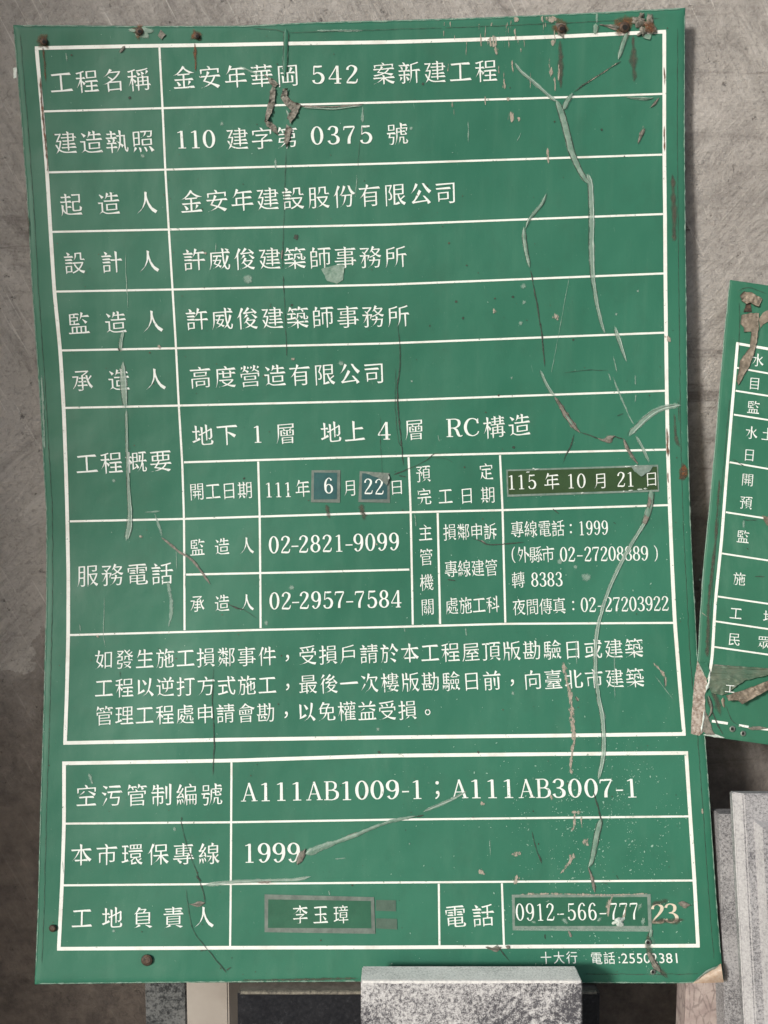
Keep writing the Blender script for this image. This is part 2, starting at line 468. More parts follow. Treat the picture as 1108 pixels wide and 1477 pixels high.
# ---------------------------------------------------------------- setting: wall and ground
LWALL = 1.035
n = 60
vs = []; fs = []
def quad_wall(name, x0, x1, z0, z1, y, mat, step=.03):
    nx = int((x1 - x0) / step); nzv = int((z1 - z0) / step)
    vs = []; fs = []
    for j in range(nzv + 1):
        for i in range(nx + 1):
            x = x0 + (x1 - x0) * i / nx; z = z0 + (z1 - z0) * j / nzv
            h = .006 * (nz(x * 5 + z * 3, z * 6) + .5 * nz(x * 14, z * 15, 3))
            vs.append((x, y + .004 - h * .6, z))
    for j in range(nzv):
        for i in range(nx):
            a = j * (nx + 1) + i; fs.append((a, a + 1, a + nx + 2, a + nx + 1))
    b = len(vs)
    vs += [(x0, y + .15, z0), (x1, y + .15, z0), (x1, y + .15, z1), (x0, y + .15, z1)]
    fs += [(b, b+3, b+2, b+1), (0, b, b+1, nx), (nzv*(nx+1), (nzv+1)*(nx+1)-1, b+2, b+3), (0, nzv*(nx+1), b+3, b), (nx, b+1, b+2, (nzv+1)*(nx+1)-1)]
    o = obj(name, vs, fs, mat, smooth_=True); o['kind'] = 'structure'; return o
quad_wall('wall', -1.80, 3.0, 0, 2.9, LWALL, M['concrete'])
def added_shade_wall():  # added wall out of view, keeps sun and sky off the left side
    bm = bmesh.new(); bmesh.ops.create_cube(bm, size=1)
    for v in bm.verts: v.co = Vector((SW_X - .12 + v.co.x * .24, LWALL - .002 - SW_P / 2 + v.co.y * SW_P, 1.45 + v.co.z * 2.9))
    bmesh.ops.bevel(bm, geom=list(bm.edges), offset=.01, segments=2, affect='EDGES')
    me = bpy.data.meshes.new('added_shade_wall'); bm.to_mesh(me); bm.free(); me.materials.append(M['concrete'])
    o = bpy.data.objects.new('added_shade_wall', me); C.link(o); o['kind'] = 'structure'
SW_X, SW_P = -1.72, 1.6
added_shade_wall()
t = NT('street_paving'); t.col(t.ramp(t.noise(7, 6, .6), [(.3, (.22, .21, .195)), (.7, (.34, .325, .30))])); t.rough(.85); t.bump(t.noise(90, 6, .7), .5, .004)
g = obj('ground', [(-40, -60, 0), (40, -60, 0), (40, 12, 0), (-40, 12, 0)], [(0, 1, 2, 3)], t.m); g['kind'] = 'structure'

# ---------------------------------------------------------------- the large sign: shape
S_L = [(12, 18), (36, 19), (190, 32), (285, 39), (427, 47), (569, 57), (700, 64.5), (740, 67), (800, 67), (858, 67), (1016, 63), (1174, 58), (1331, 54), (1421, 50)]
S_R = [(8, 988.6), (190, 988), (360, 989.5), (480, 991), (620, 992.6), (740, 996), (800, 998.7), (880, 1003), (950, 1006.5), (1070, 1018), (1160, 1024.5), (1300, 1034), (1380, 1040.6), (1418, 1045)]
S_T = [(10, 36), (100, 36.3), (200, 37.5), (350, 37), (414, 34), (450, 32), (560, 29.5), (700, 25), (850, 18.5), (1000, 10.5)]
S_B = [(40, 1420), (208, 1418), (345, 1417), (520, 1416), (700, 1417.5), (840, 1418), (990, 1418.5), (1050, 1414)]
D_Y = [(0, .950), (57, .958), (148, .967), (236, .974), (321, .979), (407, .984), (492, .991), (576, .9965), (660, 1.0), (740, 1.0), (820, .997), (907, .991), (1000, .980), (1065, .971), (1094, .967), (1182, .960), (1273, .951), (1366, .940), (1430, .932)]
def sm(tab, t, h):
    return (interp(tab, t - h) + 2 * interp(tab, t) + interp(tab, t + h)) / 4
def D1(x, y):
    d = sum(interp(D_Y, y + q) for q in (-60, -30, 0, 30, 60)) / 5
    d += .0012 * nz(x / 150, y / 210, 1.3) + .0004 * nz(x / 55, y / 60, 4)
    return d
def slope1(x, y):
    l = (sm(S_L, y + 40, 20) - sm(S_L, y - 40, 20)) / 80; r = (sm(S_R, y + 40, 20) - sm(S_R, y - 40, 20)) / 80
    k = (x - 50) / 930
    return l + (r - l) * k

# second sign
def D2(x, y):
    return 1.0 - .070 * (y - 403) / 660 + .0006 * nz(x / 90, y / 120, 8)
def slope2(x, y): return -.085

class Sheet:
    def __init__(s, D, slope): s.D = D; s.slope = slope
    def p(s, x, y, off): return W(x, y, s.D(x, y) - off)
SH1 = Sheet(D1, slope1); SH2 = Sheet(D2, slope2)

def sheet_mesh(name, grid, D, mat, parent, thick=.0016, fold=True):
    """grid[j][i] = (x, y, edge distance) -> closed thin metal sheet"""
    nj, ni = len(grid), len(grid[0]); vs = []; fs = []
    for back in (0, 1):
        for row in grid:
            for x, y, e in row:
                d = D(x, y) + (0.0012 * max(0, 1 - e / 7) ** 2 if fold else 0)
                vs.append(W(x, y, d + thick * back))
    N = nj * ni
    for j in range(nj - 1):
        for i in range(ni - 1):
            a = j * ni + i
            fs.append((a, a + ni, a + ni + 1, a + 1)); fs.append((N + a, N + a + 1, N + a + ni + 1, N + a + ni))
    for j in range(nj - 1):
        a = j * ni; fs.append((a, N + a, N + a + ni, a + ni)); a += ni - 1; fs.append((a, a + ni, N + a + ni, N + a))
    for i in range(ni - 1):
        a = i; fs.append((a, a + 1, N + a + 1, N + a)); a += (nj - 1) * ni; fs.append((a, N + a, N + a + 1, a + 1))
    return obj(name, vs, fs, mat, parent, smooth_=False)

def ulist(n, px, edge=(0, 1.5, 4, 8, 12)):
    L = [e / px for e in edge]
    k = [L[-1] + (1 - 2 * L[-1]) * i / n for i in range(1, n)]
    return L + k + [1 - e for e in reversed(L)]
US, VS = ulist(84, 940), ulist(120, 1385)
grid = []
for v in VS:
    row = []
    for u in US:
        xg = 19 + (988 - 19) * u if v < .5 else 50 + (1045 - 50) * u
        y = sm(S_T, xg, 15) * (1 - v) + sm(S_B, xg, 15) * v
        xl, xr = sm(S_L, y, 15), sm(S_R, y, 15)
        if v in (0., 1.): y += .5 * nz(xg / 9, v * 9)
        jx = .5 * nz(y / 8, u * 7) if u in (0., 1.) else 0
        x = xl + (xr - xl) * u + jx
        row.append((x, y, min(u * 940, (1 - u) * 940, v * 1385, (1 - v) * 1385)))
    grid.append(row)
sign = thing('construction_sign', 'large green construction notice board with white ruled boxes and lettering, leaning on the concrete wall', 'sign', W(540, 1417, D1(540, 1417)))
face = sheet_mesh('sign_sheet', grid, D1, M['green'], sign)
for p in face.data.polygons: p.use_smooth = True
face.data.shade_flat() if False else None

# ---------------------------------------------------------------- decals on a sheet
def ribbon(name, pts, mat, sheet, parent, off=.0005, ridge=0., jit=.8, wj=.35, seed=None, step=4., soft=True, label=None, taper=True, kind=None, close=False, jl=7, sm_=False):
    """worn strip along a path of (x, y, width)"""
    seed = seed if seed is not None else random.random() * 99
    tot = sum(math.hypot(b[0]-a[0], b[1]-a[1]) for a, b in zip(pts, pts[1:])); step = min(step, max(.8, tot / 9))
    P = []
    for (x0, y0, w0), (x1, y1, w1) in zip(pts, pts[1:]):
        L = math.hypot(x1 - x0, y1 - y0); k = max(1, int(L / step))
        for i in range(k): t = i / k; P.append((x0 + (x1-x0)*t, y0 + (y1-y0)*t, w0 + (w1-w0)*t))
    P.append(pts[-1])
    if mat is M['dark']: P = [(x, y, w * .62) for x, y, w in P]
    # round the corners a little
    for _ in range(2):
        P = [P[0]] + [tuple((a[q] + 2 * b[q] + c[q]) / 4 for q in range(3)) for a, b, c in zip(P, P[1:], P[2:])] + [P[-1]]
    vs, fs, at = [], [], []; s = 0; n = len(P)
    prof = (-1, -.55, 0, .55, 1)
    for i, (x, y, w) in enumerate(P):
        a, b = P[max(i-1, 0)], P[min(i+1, n-1)]
        tx, ty = b[0]-a[0], b[1]-a[1]; L = math.hypot(tx, ty) or 1; tx /= L; ty /= L
        s += step
        wob = jit * nz(s / 11, seed); ww = max(.15, w * (1 + wj * 2 * nz(s / 7, seed, 5))) / 2
        e = 1.
        if taper: e = min(1, (i + .3) / 2, (n - 1 - i + .3) / 2)
        for q in prof:
            o_ = wob + q * ww * e * (1 + .3 * nz(s / 5, q * 3, seed))
            h = ridge * (1 - q * q) * (.6 + .8 * abs(nz(s / 24, seed, 2)))
            vs.append(sheet.p(x - ty * o_, y + tx * o_, off + h))
            at.append((1 - abs(q) ** 1.7) * (min(1, e * 1.3) if soft else 1))
    for i in range(n - 1):
        for q in range(4):
            a = i * 5 + q; fs.append((a, a + 1, a + 6, a + 5))
    o = obj(name, vs, fs, mat, parent, label, smooth_=ridge > 0, attr=at)
    if kind: o['kind'] = kind
    return o

def blob(name, cx, cy, rx, ry, rot, mat, sheet, parent, off=.0005, dome=0., rag=.35, label=None, N=22, raw=False):
    seed = random.random() * 99; vs = [sheet.p(cx, cy, off + dome)]; at = [1.]; fs = []
    ca, sa = math.cos(rot), math.sin(rot)
    for k, r in enumerate((.4, .75, 1.)):
        for i in range(N):
            a = 2 * math.pi * i / N; rr = r * (1 + rag * 1.6 * nz(math.cos(a) * 1.7, math.sin(a) * 1.7, seed) * r)
            x, y = rx * rr * math.cos(a), ry * rr * math.sin(a)
            vs.append(sheet.p(cx + x * ca - y * sa, cy + x * sa + y * ca, off + dome * (1 - r * r) * (1 + .5 * nz(a * 2, seed)))); at.append((.85, .5, 0)[k])
    for i in range(N):
        j = (i + 1) % N; fs.append((0, 1 + j, 1 + i))
        for k in (0, 1): b = 1 + k * N; fs.append((b + i, b + j, b + N + j, b + N + i))
    if raw: return vs, fs
    return obj(name, vs, fs, mat, parent, label, attr=at)

def poly(name, pts, mat, sheet, parent, off=.0005, jit=.6, label=None, lift=None, thick=0, crumple=.0004):
    """ragged-edged flat piece"""
    seed = random.random() * 99; Q = []
    m = len(pts)
    for i in range(m):
        a, b = pts[i], pts[(i + 1) % m]; L = math.hypot(b[0]-a[0], b[1]-a[1]); k = max(1, int(L / 3.5))
        for q in range(k):
            t = q / k; x = a[0] + (b[0]-a[0])*t; y = a[1] + (b[1]-a[1])*t
            Q.append((x + jit * 2 * nz(x / 5, y / 5, seed), y + jit * 2 * nz(x / 5, y / 5, seed + 9)))
    tri = tessellate_polygon([[Vector((x, y, 0)) for x, y in Q]])
    bm = bmesh.new(); bv = [bm.verts.new((x, y, 0)) for x, y in Q]
    for t in tri:
        try: bm.faces.new([bv[i] for i in t])
        except ValueError: pass
    for _ in range(4):
        es = [e for e in bm.edges if e.calc_length() > 3.2]
        if not es: break
        bmesh.ops.subdivide_edges(bm, edges=es, cuts=1, use_grid_fill=True)
    bmesh.ops.triangulate(bm, faces=bm.faces)
    rim = [v for v in bm.verts if v.is_boundary]
    bm.verts.index_update()
    P2 = [(v.co.x, v.co.y) for v in bm.verts]; edge = set(v.index for v in rim)
    def hh(i, x, y):
        c = crumple * (abs(nz(x / 5, y / 7, seed + 3)) * 2 + .6 * abs(nz(x / 2, y / 2.6, seed + 5)))
        return (lift(x, y) if lift else 0) + c * (1.3 if i in edge else 1)
    vs = [sheet.p(x, y, off + hh(i, x, y)) for i, (x, y) in enumerate(P2)]; n = len(vs)
    fs = [tuple(v.index for v in f.verts) for f in bm.faces]
    bes = [(e.verts[0].index, e.verts[1].index) for e in bm.edges if e.is_boundary]
    bm.free()
    if thick:
        vs += [sheet.p(x, y, off - thick + hh(i, x, y)) for i, (x, y) in enumerate(P2)]
        fs += [(a, b, n + b, n + a) for a, b in bes]
    return obj(name, vs, fs, mat, parent, label, attr=[.95] * len(vs), smooth_=True)

def rect(name, c4, mat, sheet, parent, off, label=None, thick=.0002, n=10):
    """a label or strip given by its four corners (tl, tr, br, bl)"""
    vs = []; fs = []
    tl, tr, br, bl = c4
    m = max(2, int(math.hypot(tr[0]-tl[0], tr[1]-tl[1]) / 12)); h = max(1, int(math.hypot(bl[0]-tl[0], bl[1]-tl[1]) / 12))
    for j in range(h + 1):
        for i in range(m + 1):
            u, v = i / m, j / h
            x = (tl[0]*(1-u) + tr[0]*u)*(1-v) + (bl[0]*(1-u) + br[0]*u)*v; y = (tl[1]*(1-u) + tr[1]*u)*(1-v) + (bl[1]*(1-u) + br[1]*u)*v
            vs.append(sheet.p(x, y, off))
    for j in range(h):
        for i in range(m): a = j*(m+1)+i; fs.append((a, a+m+1, a+m+2, a+1))
    # thin edge
    per = [(i, 0) for i in range(m)] + [(m, j) for j in range(h)] + [(i, h) for i in range(m, 0, -1)] + [(0, j) for j in range(h, 0, -1)]
    idx = [j*(m+1)+i for i, j in per]; b = len(vs)
    vs += [vs[k] + (vs[k] - Vector((0, 0, CAMZ))).normalized() * thick for k in idx]
    L = len(idx)
    fs += [(idx[k], idx[(k+1) % L], b + (k+1) % L, b + k) for k in range(L)]
    return obj(name, vs, fs, mat, parent, label)

def line(name, pts, w, mat, sheet, parent, off=.00025, label=None):
    """painted ruled line through points"""
    P = []
    for a, b in zip(pts, pts[1:]):
        L = math.hypot(b[0]-a[0], b[1]-a[1]); k = max(1, int(L / 9))
        for i in range(k): t = i / k; P.append((a[0]+(b[0]-a[0])*t, a[1]+(b[1]-a[1])*t))
    P.append(pts[-1]); n = len(P); vs = []; fs = []
    for _ in range(3):
        P = [P[0]] + [((a[0]+2*b[0]+c[0])/4, (a[1]+2*b[1]+c[1])/4) for a, b, c in zip(P, P[1:], P[2:])] + [P[-1]]
    sd = random.random() * 50
    for i, (x, y) in enumerate(P):
        a, b = P[max(i-1, 0)], P[min(i+1, n-1)]; tx, ty = b[0]-a[0], b[1]-a[1]; L = math.hypot(tx, ty); tx /= L; ty /= L
        hw = w / 2 * (1 + .05 * nz(i / 2, sd))
        vs += [sheet.p(x - ty*hw, y + tx*hw, off), sheet.p(x + ty*hw, y - tx*hw, off)]
    for i in range(n-1): fs.append((2*i, 2*i+1, 2*i+3, 2*i+2))
    return obj(name, vs, fs, mat, parent, label)

def letters(items, sheet, parent, mat=None, off=.0004, name='lettering', label=None, style='kai', wk=1.):
    """items: (text or list, x0, y0, x1, y1, em width, em height); centres of the first and last character"""
    vs, fs = [], []
    for it in items:
        txt, x0, y0, x1, y1, ew, eh = it[:7]; n = len(txt)
        L = math.hypot(x1-x0, y1-y0)
        dx, dy = ((x1-x0)/L, (y1-y0)/L) if L > 20 else (1, it[7] if len(it) > 7 else -.025)
        for i, ch in enumerate(txt):
            if ch == ' ': continue
            t = i / max(1, n - 1); cx, cy = x0 + (x1-x0)*t, y0 + (y1-y0)*t
            ser = ord(ch) < 256 and style != 'sans'
            g = serif_glyph(ch, wk) if ser else kai_glyph(ch, style == 'kai')
            if ch in '，。':
                cx += .0 * ew; cy += .12 * eh
            ew_ = ew
            if ser and ch not in '-()' and wk == 1.: ew_ = ew * (1.27 if eh >= 25.5 else 1.1 if eh >= 24 else .98)
            elif ser and wk != 1. and eh > 24: ew_ = ew * .88
            s = sheet.slope(cx, cy); b = len(vs)
            for v in g[0]:
                X, Y = v[0] * ew_, -v[1] * eh
                vs.append(sheet.p(cx + X * dx + Y * s, cy + X * dy + Y, off + (v[2] * .000035 if ser else 0)))
            fs += [tuple(q + b for q in f) for f in g[1]]
    return obj(name, vs, fs, mat or M['white'], parent, label)

def disc(name, x, y, r, mat, sheet, parent, off, h, N=16, prof=((0, 1), (.55, 1), (.9, .7), (1, 0)), label=None):
    vs, fs = [], []
    for k, (rr, hh) in enumerate(prof):
        for i in range(N):
            a = 2*math.pi*i/N; vs.append(sheet.p(x + r*rr*math.cos(a), y + r*rr*math.sin(a), off + h*hh))
    for k in range(len(prof)-1):
        for i in range(N): j = (i+1) % N; fs.append((k*N+i, k*N+j, (k+1)*N+j, (k+1)*N+i))
    return obj(name, vs, fs, mat, parent, label)
# ---------------------------------------------------------------- ruled boxes of the large sign
def frame(pts_t, pts_r, pts_b, pts_l, w):
    for k, (p, lab) in enumerate(((pts_t, None), (pts_r, None), (pts_b, None), (pts_l, None))):
        q = list(p); h = w / 2
        if k in (0, 2):                            # horizontals run over the corners, verticals butt against them
            q[0] = (q[0][0] - h, q[0][1]); q[-1] = (q[-1][0] + h, q[-1][1])
        else:
            q[0] = (q[0][0], q[0][1] + h); q[-1] = (q[-1][0], q[-1][1] - h)
        line('box_border', q, w, M['line'], SH1, sign, .00025)
frame([(53, 69.5), (200, 66.3), (330, 64.5), (414, 62.8), (560, 60.8), (690, 57), (800, 53), (958.3, 45.5)],
      [(958.3, 45.5), (958.3, 223), (959.3, 308.7), (959.8, 394.4), (960.8, 479.8), (961.8, 563.6), (963.4, 648.5), (966, 728.6), (969.5, 815), (973.5, 898.4), (980, 980), (986.6, 1058.6)],
      [(94, 1071.7), (320, 1067), (554, 1063.6), (800, 1061), (986.6, 1058.6)],
      [(53, 69.5), (61, 160.7), (68, 248.6), (73, 334.5), (78.5, 420.6), (87, 505.5), (92, 588.4), (95, 670), (97, 740), (98.7, 830), (98.5, 916), (96.5, 1000), (94, 1071.7)], 5.2)
frame([(92.5, 1101), (334, 1097), (554, 1090), (760, 1088), (990, 1086)],
      [(990, 1086), (995.7, 1177.5), (1001.8, 1270), (1006.8, 1364)],
      [(85, 1368.5), (332, 1367), (560, 1366.5), (1006.8, 1364)],
      [(92.5, 1101), (92.5, 1188), (89.5, 1277), (85, 1368.5)], 5.2)
HL = [
 [(61, 160.7), (234.6, 156), (560, 147.6), (760, 142), (958, 135.4)],
 [(68, 248.6), (238.5, 244.7), (560, 235.8), (958, 223)],
 [(73, 334.5), (243.6, 331), (560, 324), (959, 308.7)],
 [(78.5, 420.6), (249, 417.6), (560, 410.5), (960, 394.4)],
 [(87, 505.5), (254, 502.3), (554, 495.5), (961, 479.8)],
 [(92, 588.4), (258, 585), (554, 578), (962, 563.6)],
 [(263, 666.8), (560, 658), (963.4, 648.5)],
 [(98.5, 752), (265, 748.5), (376, 745), (560, 739.5), (725, 735.8), (966, 728.6)],
 [(266, 828.8), (450, 825), (593, 821.5)],
 [(98.5, 916), (266, 911.5), (375, 908.5), (560, 904.5), (729, 899.8), (973.5, 898.4)],
 [(92.5, 1188), (334, 1186), (560, 1182.3), (995.7, 1177.5)],
 [(89.5, 1277), (333, 1275), (560, 1273), (1001.8, 1270)],
]
for h in HL:
    h = list(h); h[0] = (h[0][0] + 2.5, h[0][1]); h[-1] = (h[-1][0] - 2.5, h[-1][1])
    line('ruled_line', h, 2.9, M['line'], SH1, sign, .00022)
VL = [
 [(230, 65.7), (234.6, 156), (238.5, 244.7), (243.6, 331), (249, 417.6), (254, 502), (258, 585), (263, 668), (265.5, 748), (266, 830), (266.3, 911)],
 [(372.5, 663.8), (374.7, 744), (375.5, 830), (376, 908)],
 [(589.4, 657.5), (592.5, 738), (595.5, 903)],
 [(721.3, 654.5), (725, 735.5), (729, 900)],
 [(631.4, 738), (635, 902)],
 [(334, 1097), (333, 1275), (332, 1367)],
 [(633, 1272.6), (634, 1365.5)],
 [(724, 1272), (727, 1365)],
]
for v in VL:
    v = list(v); v[0] = (v[0][0], v[0][1] + 2); v[-1] = (v[-1][0], v[-1][1] - 2)
    line('ruled_line', v, 2.9, M['line'], SH1, sign, .00016)

# ---------------------------------------------------------------- lettering of the large sign
def LT(label, *items, **k): return letters(items, SH1, sign, label=label, **k)
LT('white characters 工程名稱', ('工程名稱', 88.3, 118.5, 200.3, 114.6, 34, 35.5))
LT('white characters 金安年華岡 542 案新建工程', ('金安年華岡', 265, 112, 415, 108.6, 33.5, 35.5), ('542', 458.5, 107.6, 507.7, 107, 27.5, 26.5), ('案新建工程', 553.5, 106, 701, 102, 33, 34.5))
LT('white characters 建造執照', ('建造執照', 94.5, 206, 205.8, 203.5, 34, 35))
LT('white characters 110 建字第 0375 號', ('110', 262, 201, 301.5, 200.4, 27, 26), ('建字第', 342.3, 200.3, 413.5, 198.6, 33, 34), ('0375', 457.5, 195.5, 527.5, 193.8, 27, 26.5), ('號', 573.3, 193.3, 573.3, 193.3, 32, 34))
LT('white characters 起造人', ('起造人', 102.6, 295, 211, 292.3, 33, 35))
LT('white characters 金安年建設股份有限公司', ('金安年建設股份有限公司', 276, 290.8, 643, 278, 33.5, 35))
LT('white characters 設計人', ('設計人', 107.6, 379, 214.3, 377, 32, 34))
LT('white characters 許威俊建築師事務所', ('許威俊建築師事務所', 280, 374.6, 570.7, 370.5, 33, 34))
LT('white characters 監造人', ('監造人', 113.7, 466.4, 219.8, 463.6, 32, 34))
LT('white characters 許威俊建築師事務所', ('許威俊建築師事務所', 284, 460.4, 574.5, 456, 33, 34))
LT('white characters 承造人', ('承造人', 118.7, 548.8, 223.9, 547, 32, 33.5))
LT('white characters 高度營造有限公司', ('高度營造有限公司', 289, 544.4, 539.7, 538.2, 32.5, 33.5))
LT('white characters 工程概要', ('工程概要', 125.3, 668.5, 231.8, 665, 33, 33.5))
LT('white characters 地下 1 層', ('地下', 292.6, 628, 327.6, 627, 32, 33), ('1', 371.6, 626, 371.6, 626, 27, 25), ('層', 412, 625, 412, 625, 31, 33))
LT('white characters 地上 4 層', ('地上', 477.6, 623.6, 511.6, 621.8, 31, 33), ('4', 554, 621, 554, 621, 27, 26), ('層', 597.6, 619.5, 597.6, 619.5, 30, 33))
LT('white characters RC 構造', ('RC', 655, 617, 680.6, 616, 27, 26), ('構造', 712.5, 616.2, 749, 613.3, 33, 34))
LT('white characters 開工日期', ('開工日期', 284, 708.9, 353.6, 707, 22.5, 27))
LT('white characters 111 年', ('111', 387.8, 706.5, 415.4, 706, 23, 21.5), ('年', 436.5, 704.5, 436.5, 704.5, 22, 27))
LT('white character 月', ('月', 505.3, 703.6, 505.3, 703.6, 21, 26))
LT('white character 日', ('日', 572.4, 702.6, 572.4, 702.6, 22, 24))
LT('white characters 預定完工日期', ('預', 610.7, 683.3, 610.7, 683.3, 21.5, 26), ('定', 701.3, 680.2, 701.3, 680.2, 21.5, 26), ('完工日期', 612, 716.3, 704, 714, 21.5, 26))
LT('white characters 服務電話', ('服務電話', 126.3, 830.3, 234, 827.4, 33, 34))
LT('white characters 監造人', ('監造人', 284.7, 789.5, 356, 787, 22, 26))
LT('white digits 02-2821-9099', ('02', 395, 785.8, 412, 785.4, 25, 25), ('-', 425.5, 785, 425.5, 785, 25, 25), ('2821', 438, 784.6, 489, 783.2, 25, 25), ('-', 503.5, 783, 503.5, 783, 25, 25), ('9099', 517, 782.5, 568.5, 781, 25, 25.3))
LT('white characters 承造人', ('承造人', 284.7, 870.8, 356, 869, 22, 26))
LT('white digits 02-2957-7584', ('02', 396, 866.7, 413, 866.4, 25, 25), ('-', 426.5, 866, 426.5, 866, 25, 25), ('2957', 439, 865.7, 490, 864.8, 25, 25), ('-', 504.5, 865, 504.5, 865, 25, 25), ('7584', 519, 864.6, 571.5, 863.4, 25, 25.3))
for ch, x, y in (('主', 613.7, 768), ('管', 614.7, 803.6), ('機', 615.7, 840), ('關', 616.9, 875.2)):
    pass
LT('white characters 主管機關 set in a column', *[(ch, x, y, x, y, 20.5, 26) for ch, x, y in (('主', 613.7, 768), ('管', 614.7, 803.6), ('機', 615.7, 840), ('關', 616.9, 875.2))])
LT('white characters 損鄰申訴', ('損鄰申訴', 648.8, 767.5, 707, 766.5, 19.5, 26))
LT('white characters 專線建管', ('專線建管', 650.6, 820.6, 708.5, 818.8, 19.5, 26))
LT('white characters 處施工科', ('處施工科', 651.7, 874, 710.8, 871.8, 19.5, 26))
LT('white characters 專線電話：1999', ('專線電話', 746.2, 763.5, 805, 762, 19.5, 25.5), ('：', 823.5, 762.5, 823.5, 762.5, 20, 22), ('1999', 839, 761.7, 872.4, 761, 18.5, 20.5))
LT('white characters (外縣市 02-27208889 )', ('(', 741, 800.3, 741, 800.3, 18, 21), ('外縣市', 754.5, 800.2, 790.5, 799.3, 19.5, 25.5), ('02-27208889', 813, 799.5, 929.7, 798, 20.5, 21), (')', 946, 798.2, 946, 798.2, 18, 21))
LT('white characters 轉 8383', ('轉', 747.6, 836.3, 747.6, 836.3, 20, 25.5), ('8383', 771.4, 836, 806.2, 835.4, 20, 20.5))
LT('white characters 夜間傳真：02-27203922', ('夜間傳真', 748.6, 875.6, 806.7, 873.8, 19.5, 25.5), ('：', 827, 873.5, 827, 873.5, 20, 22), ('02-27203922', 843, 872.3, 959.5, 870.3, 20.5, 21))
LT('white characters of the first line of the notice', ('如發生施工損鄰事件，受損戶請於本工程屋頂版勘驗日或建築', 150, 951.4, 914.4, 935, 27.5, 30))
LT('white characters of the second line of the notice', ('工程以逆打方式施工，最後一次樓版勘驗日前，向臺北市建築', 150, 992.4, 915.8, 977.8, 27.5, 30))
LT('white characters of the third line of the notice', ('管理工程處申請會勘，以免權益受損。', 150.3, 1032.4, 617, 1023.6, 27.5, 30))
LT('white characters 空污管制編號', ('空污管制編號', 124.8, 1147.6, 305.7, 1146, 32, 34))
LT('white characters A111AB1009-1；A111AB3007-1', ('A', 359.7, 1142.2, 359.7, 1142.2, 26, 27), ('111', 383, 1142, 428.3, 1141, 29, 27), ('A', 453.6, 1140.6, 453.6, 1140.6, 26, 27), ('B', 477.6, 1140.4, 477.6, 1140.4, 26, 27), ('1009', 500, 1140.2, 566.2, 1138.8, 29, 27.5), ('-', 585, 1138.6, 585, 1138.6, 25, 27), ('1', 601.6, 1138.5, 601.6, 1138.5, 28, 27.5), ('；', 630.8, 1139.6, 630.8, 1139.6, 27, 27),
   ('A', 662.8, 1137.6, 662.8, 1137.6, 27, 27.5), ('111', 686.4, 1137.5, 733.4, 1137.2, 30, 27.5), ('A', 759.6, 1137, 759.6, 1137, 26, 27.5), ('B', 783, 1137, 783, 1137, 26, 27.5), ('300', 806, 1137, 852.6, 1136.8, 29, 27.5), ('7', 874.5, 1136.8, 874.5, 1136.8, 29, 27.5), ('-', 893.5, 1136.6, 893.5, 1136.6, 25, 27), ('1', 911, 1136.4, 911, 1136.4, 29, 27.5))
LT('white characters 本市環保專線', ('本市環保專線', 117.2, 1233, 301.7, 1231.3, 32, 33.5))
LT('white digits 1999', ('1999', 359.8, 1230.3, 423.8, 1229.6, 28, 28))
LT('white characters 工地負責人', ('工地負責人', 118.2, 1324.2, 294, 1323, 31, 33))
LT('white characters 電話', ('電話', 656.6, 1321.8, 697, 1320.4, 33, 35))
letters([('23', 949, 1317.8, 968, 1317.2, 31, 28)], SH1, sign, M['ghost'], label='browned digits 23 beside the label')
LT('small white characters 十大行 電話:25502381', ('十大行', 787.6, 1381.6, 825, 1381, 17, 19, -.01), ('電話', 860.4, 1382, 879, 1381.8, 17.5, 19, -.01), (':', 893.2, 1382, 893.2, 1382, 19, 19),
   ('25502381', 901, 1382, 976, 1381.6, 20.5, 20.5), style='sans')

# ---------------------------------------------------------------- stuck-on labels
def label_part(name, label, outer, inner, tapemat, mat, items, off=.0007, wk=.9, **k):
    a = rect('tape' if False else name, outer, tapemat, SH1, sign, off, label)
    b = rect('label_paper', inner, mat, SH1, a, off + .0002)
    letters(items, SH1, a, off=off + .0004, wk=wk, **k)
    return a
label_part('day_label', 'teal label with the digit 6', [(449.4, 678.3), (491, 678.1), (490.5, 725), (448.6, 724.4)], [(453, 681.5), (486.5, 682), (486, 720), (452.5, 720.5)], M['tape'], M['teal'], [('6', 474, 700.5, 474, 700.5, 25, 22.5)])
lb = label_part('day_label', 'teal label with the digits 22', [(518.9, 679.5), (561.9, 682.3), (562.4, 725.3), (517, 724)], [(522.5, 682.5), (559, 686), (558.5, 720), (521.5, 720.5)], M['tape'], M['teal'], [('22', 531.4, 701.5, 547.2, 702, 25, 22.5)])
poly('lifted_film', [(523, 680), (560, 683), (562, 690), (558, 700), (551, 694), (546, 689), (536, 686)], M['tape'], SH1, lb, .0013, .5, lift=lambda x, y: .0012 * max(0, (x - 530) / 32))
dl = label_part('date_label', 'olive green label with the date 115 年 10 月 21 日', [(730.2, 677.4), (949.3, 670.2), (951, 709), (731.6, 716.6)], [(732.5, 679.6), (947.5, 673), (949, 706.2), (733.5, 713.4)], M['tapegreen'], M['olive'],
   [('11', 738, 695.5, 752, 695, 23, 21), ('5', 767.3, 694.8, 767.3, 694.8, 23, 21), ('年', 795.8, 694, 795.8, 694, 23, 26), ('1', 823.6, 693.8, 823.6, 693.8, 23, 21), ('0', 838.6, 693.5, 838.6, 693.5, 24, 21),
    ('月', 866.4, 693.2, 866.4, 693.2, 21, 25), ('2', 896, 691.4, 896, 691.4, 23, 21.5), ('1', 909.5, 691, 909.5, 691, 23, 21.5), ('日', 939.8, 690.8, 939.8, 690.8, 20, 23)])
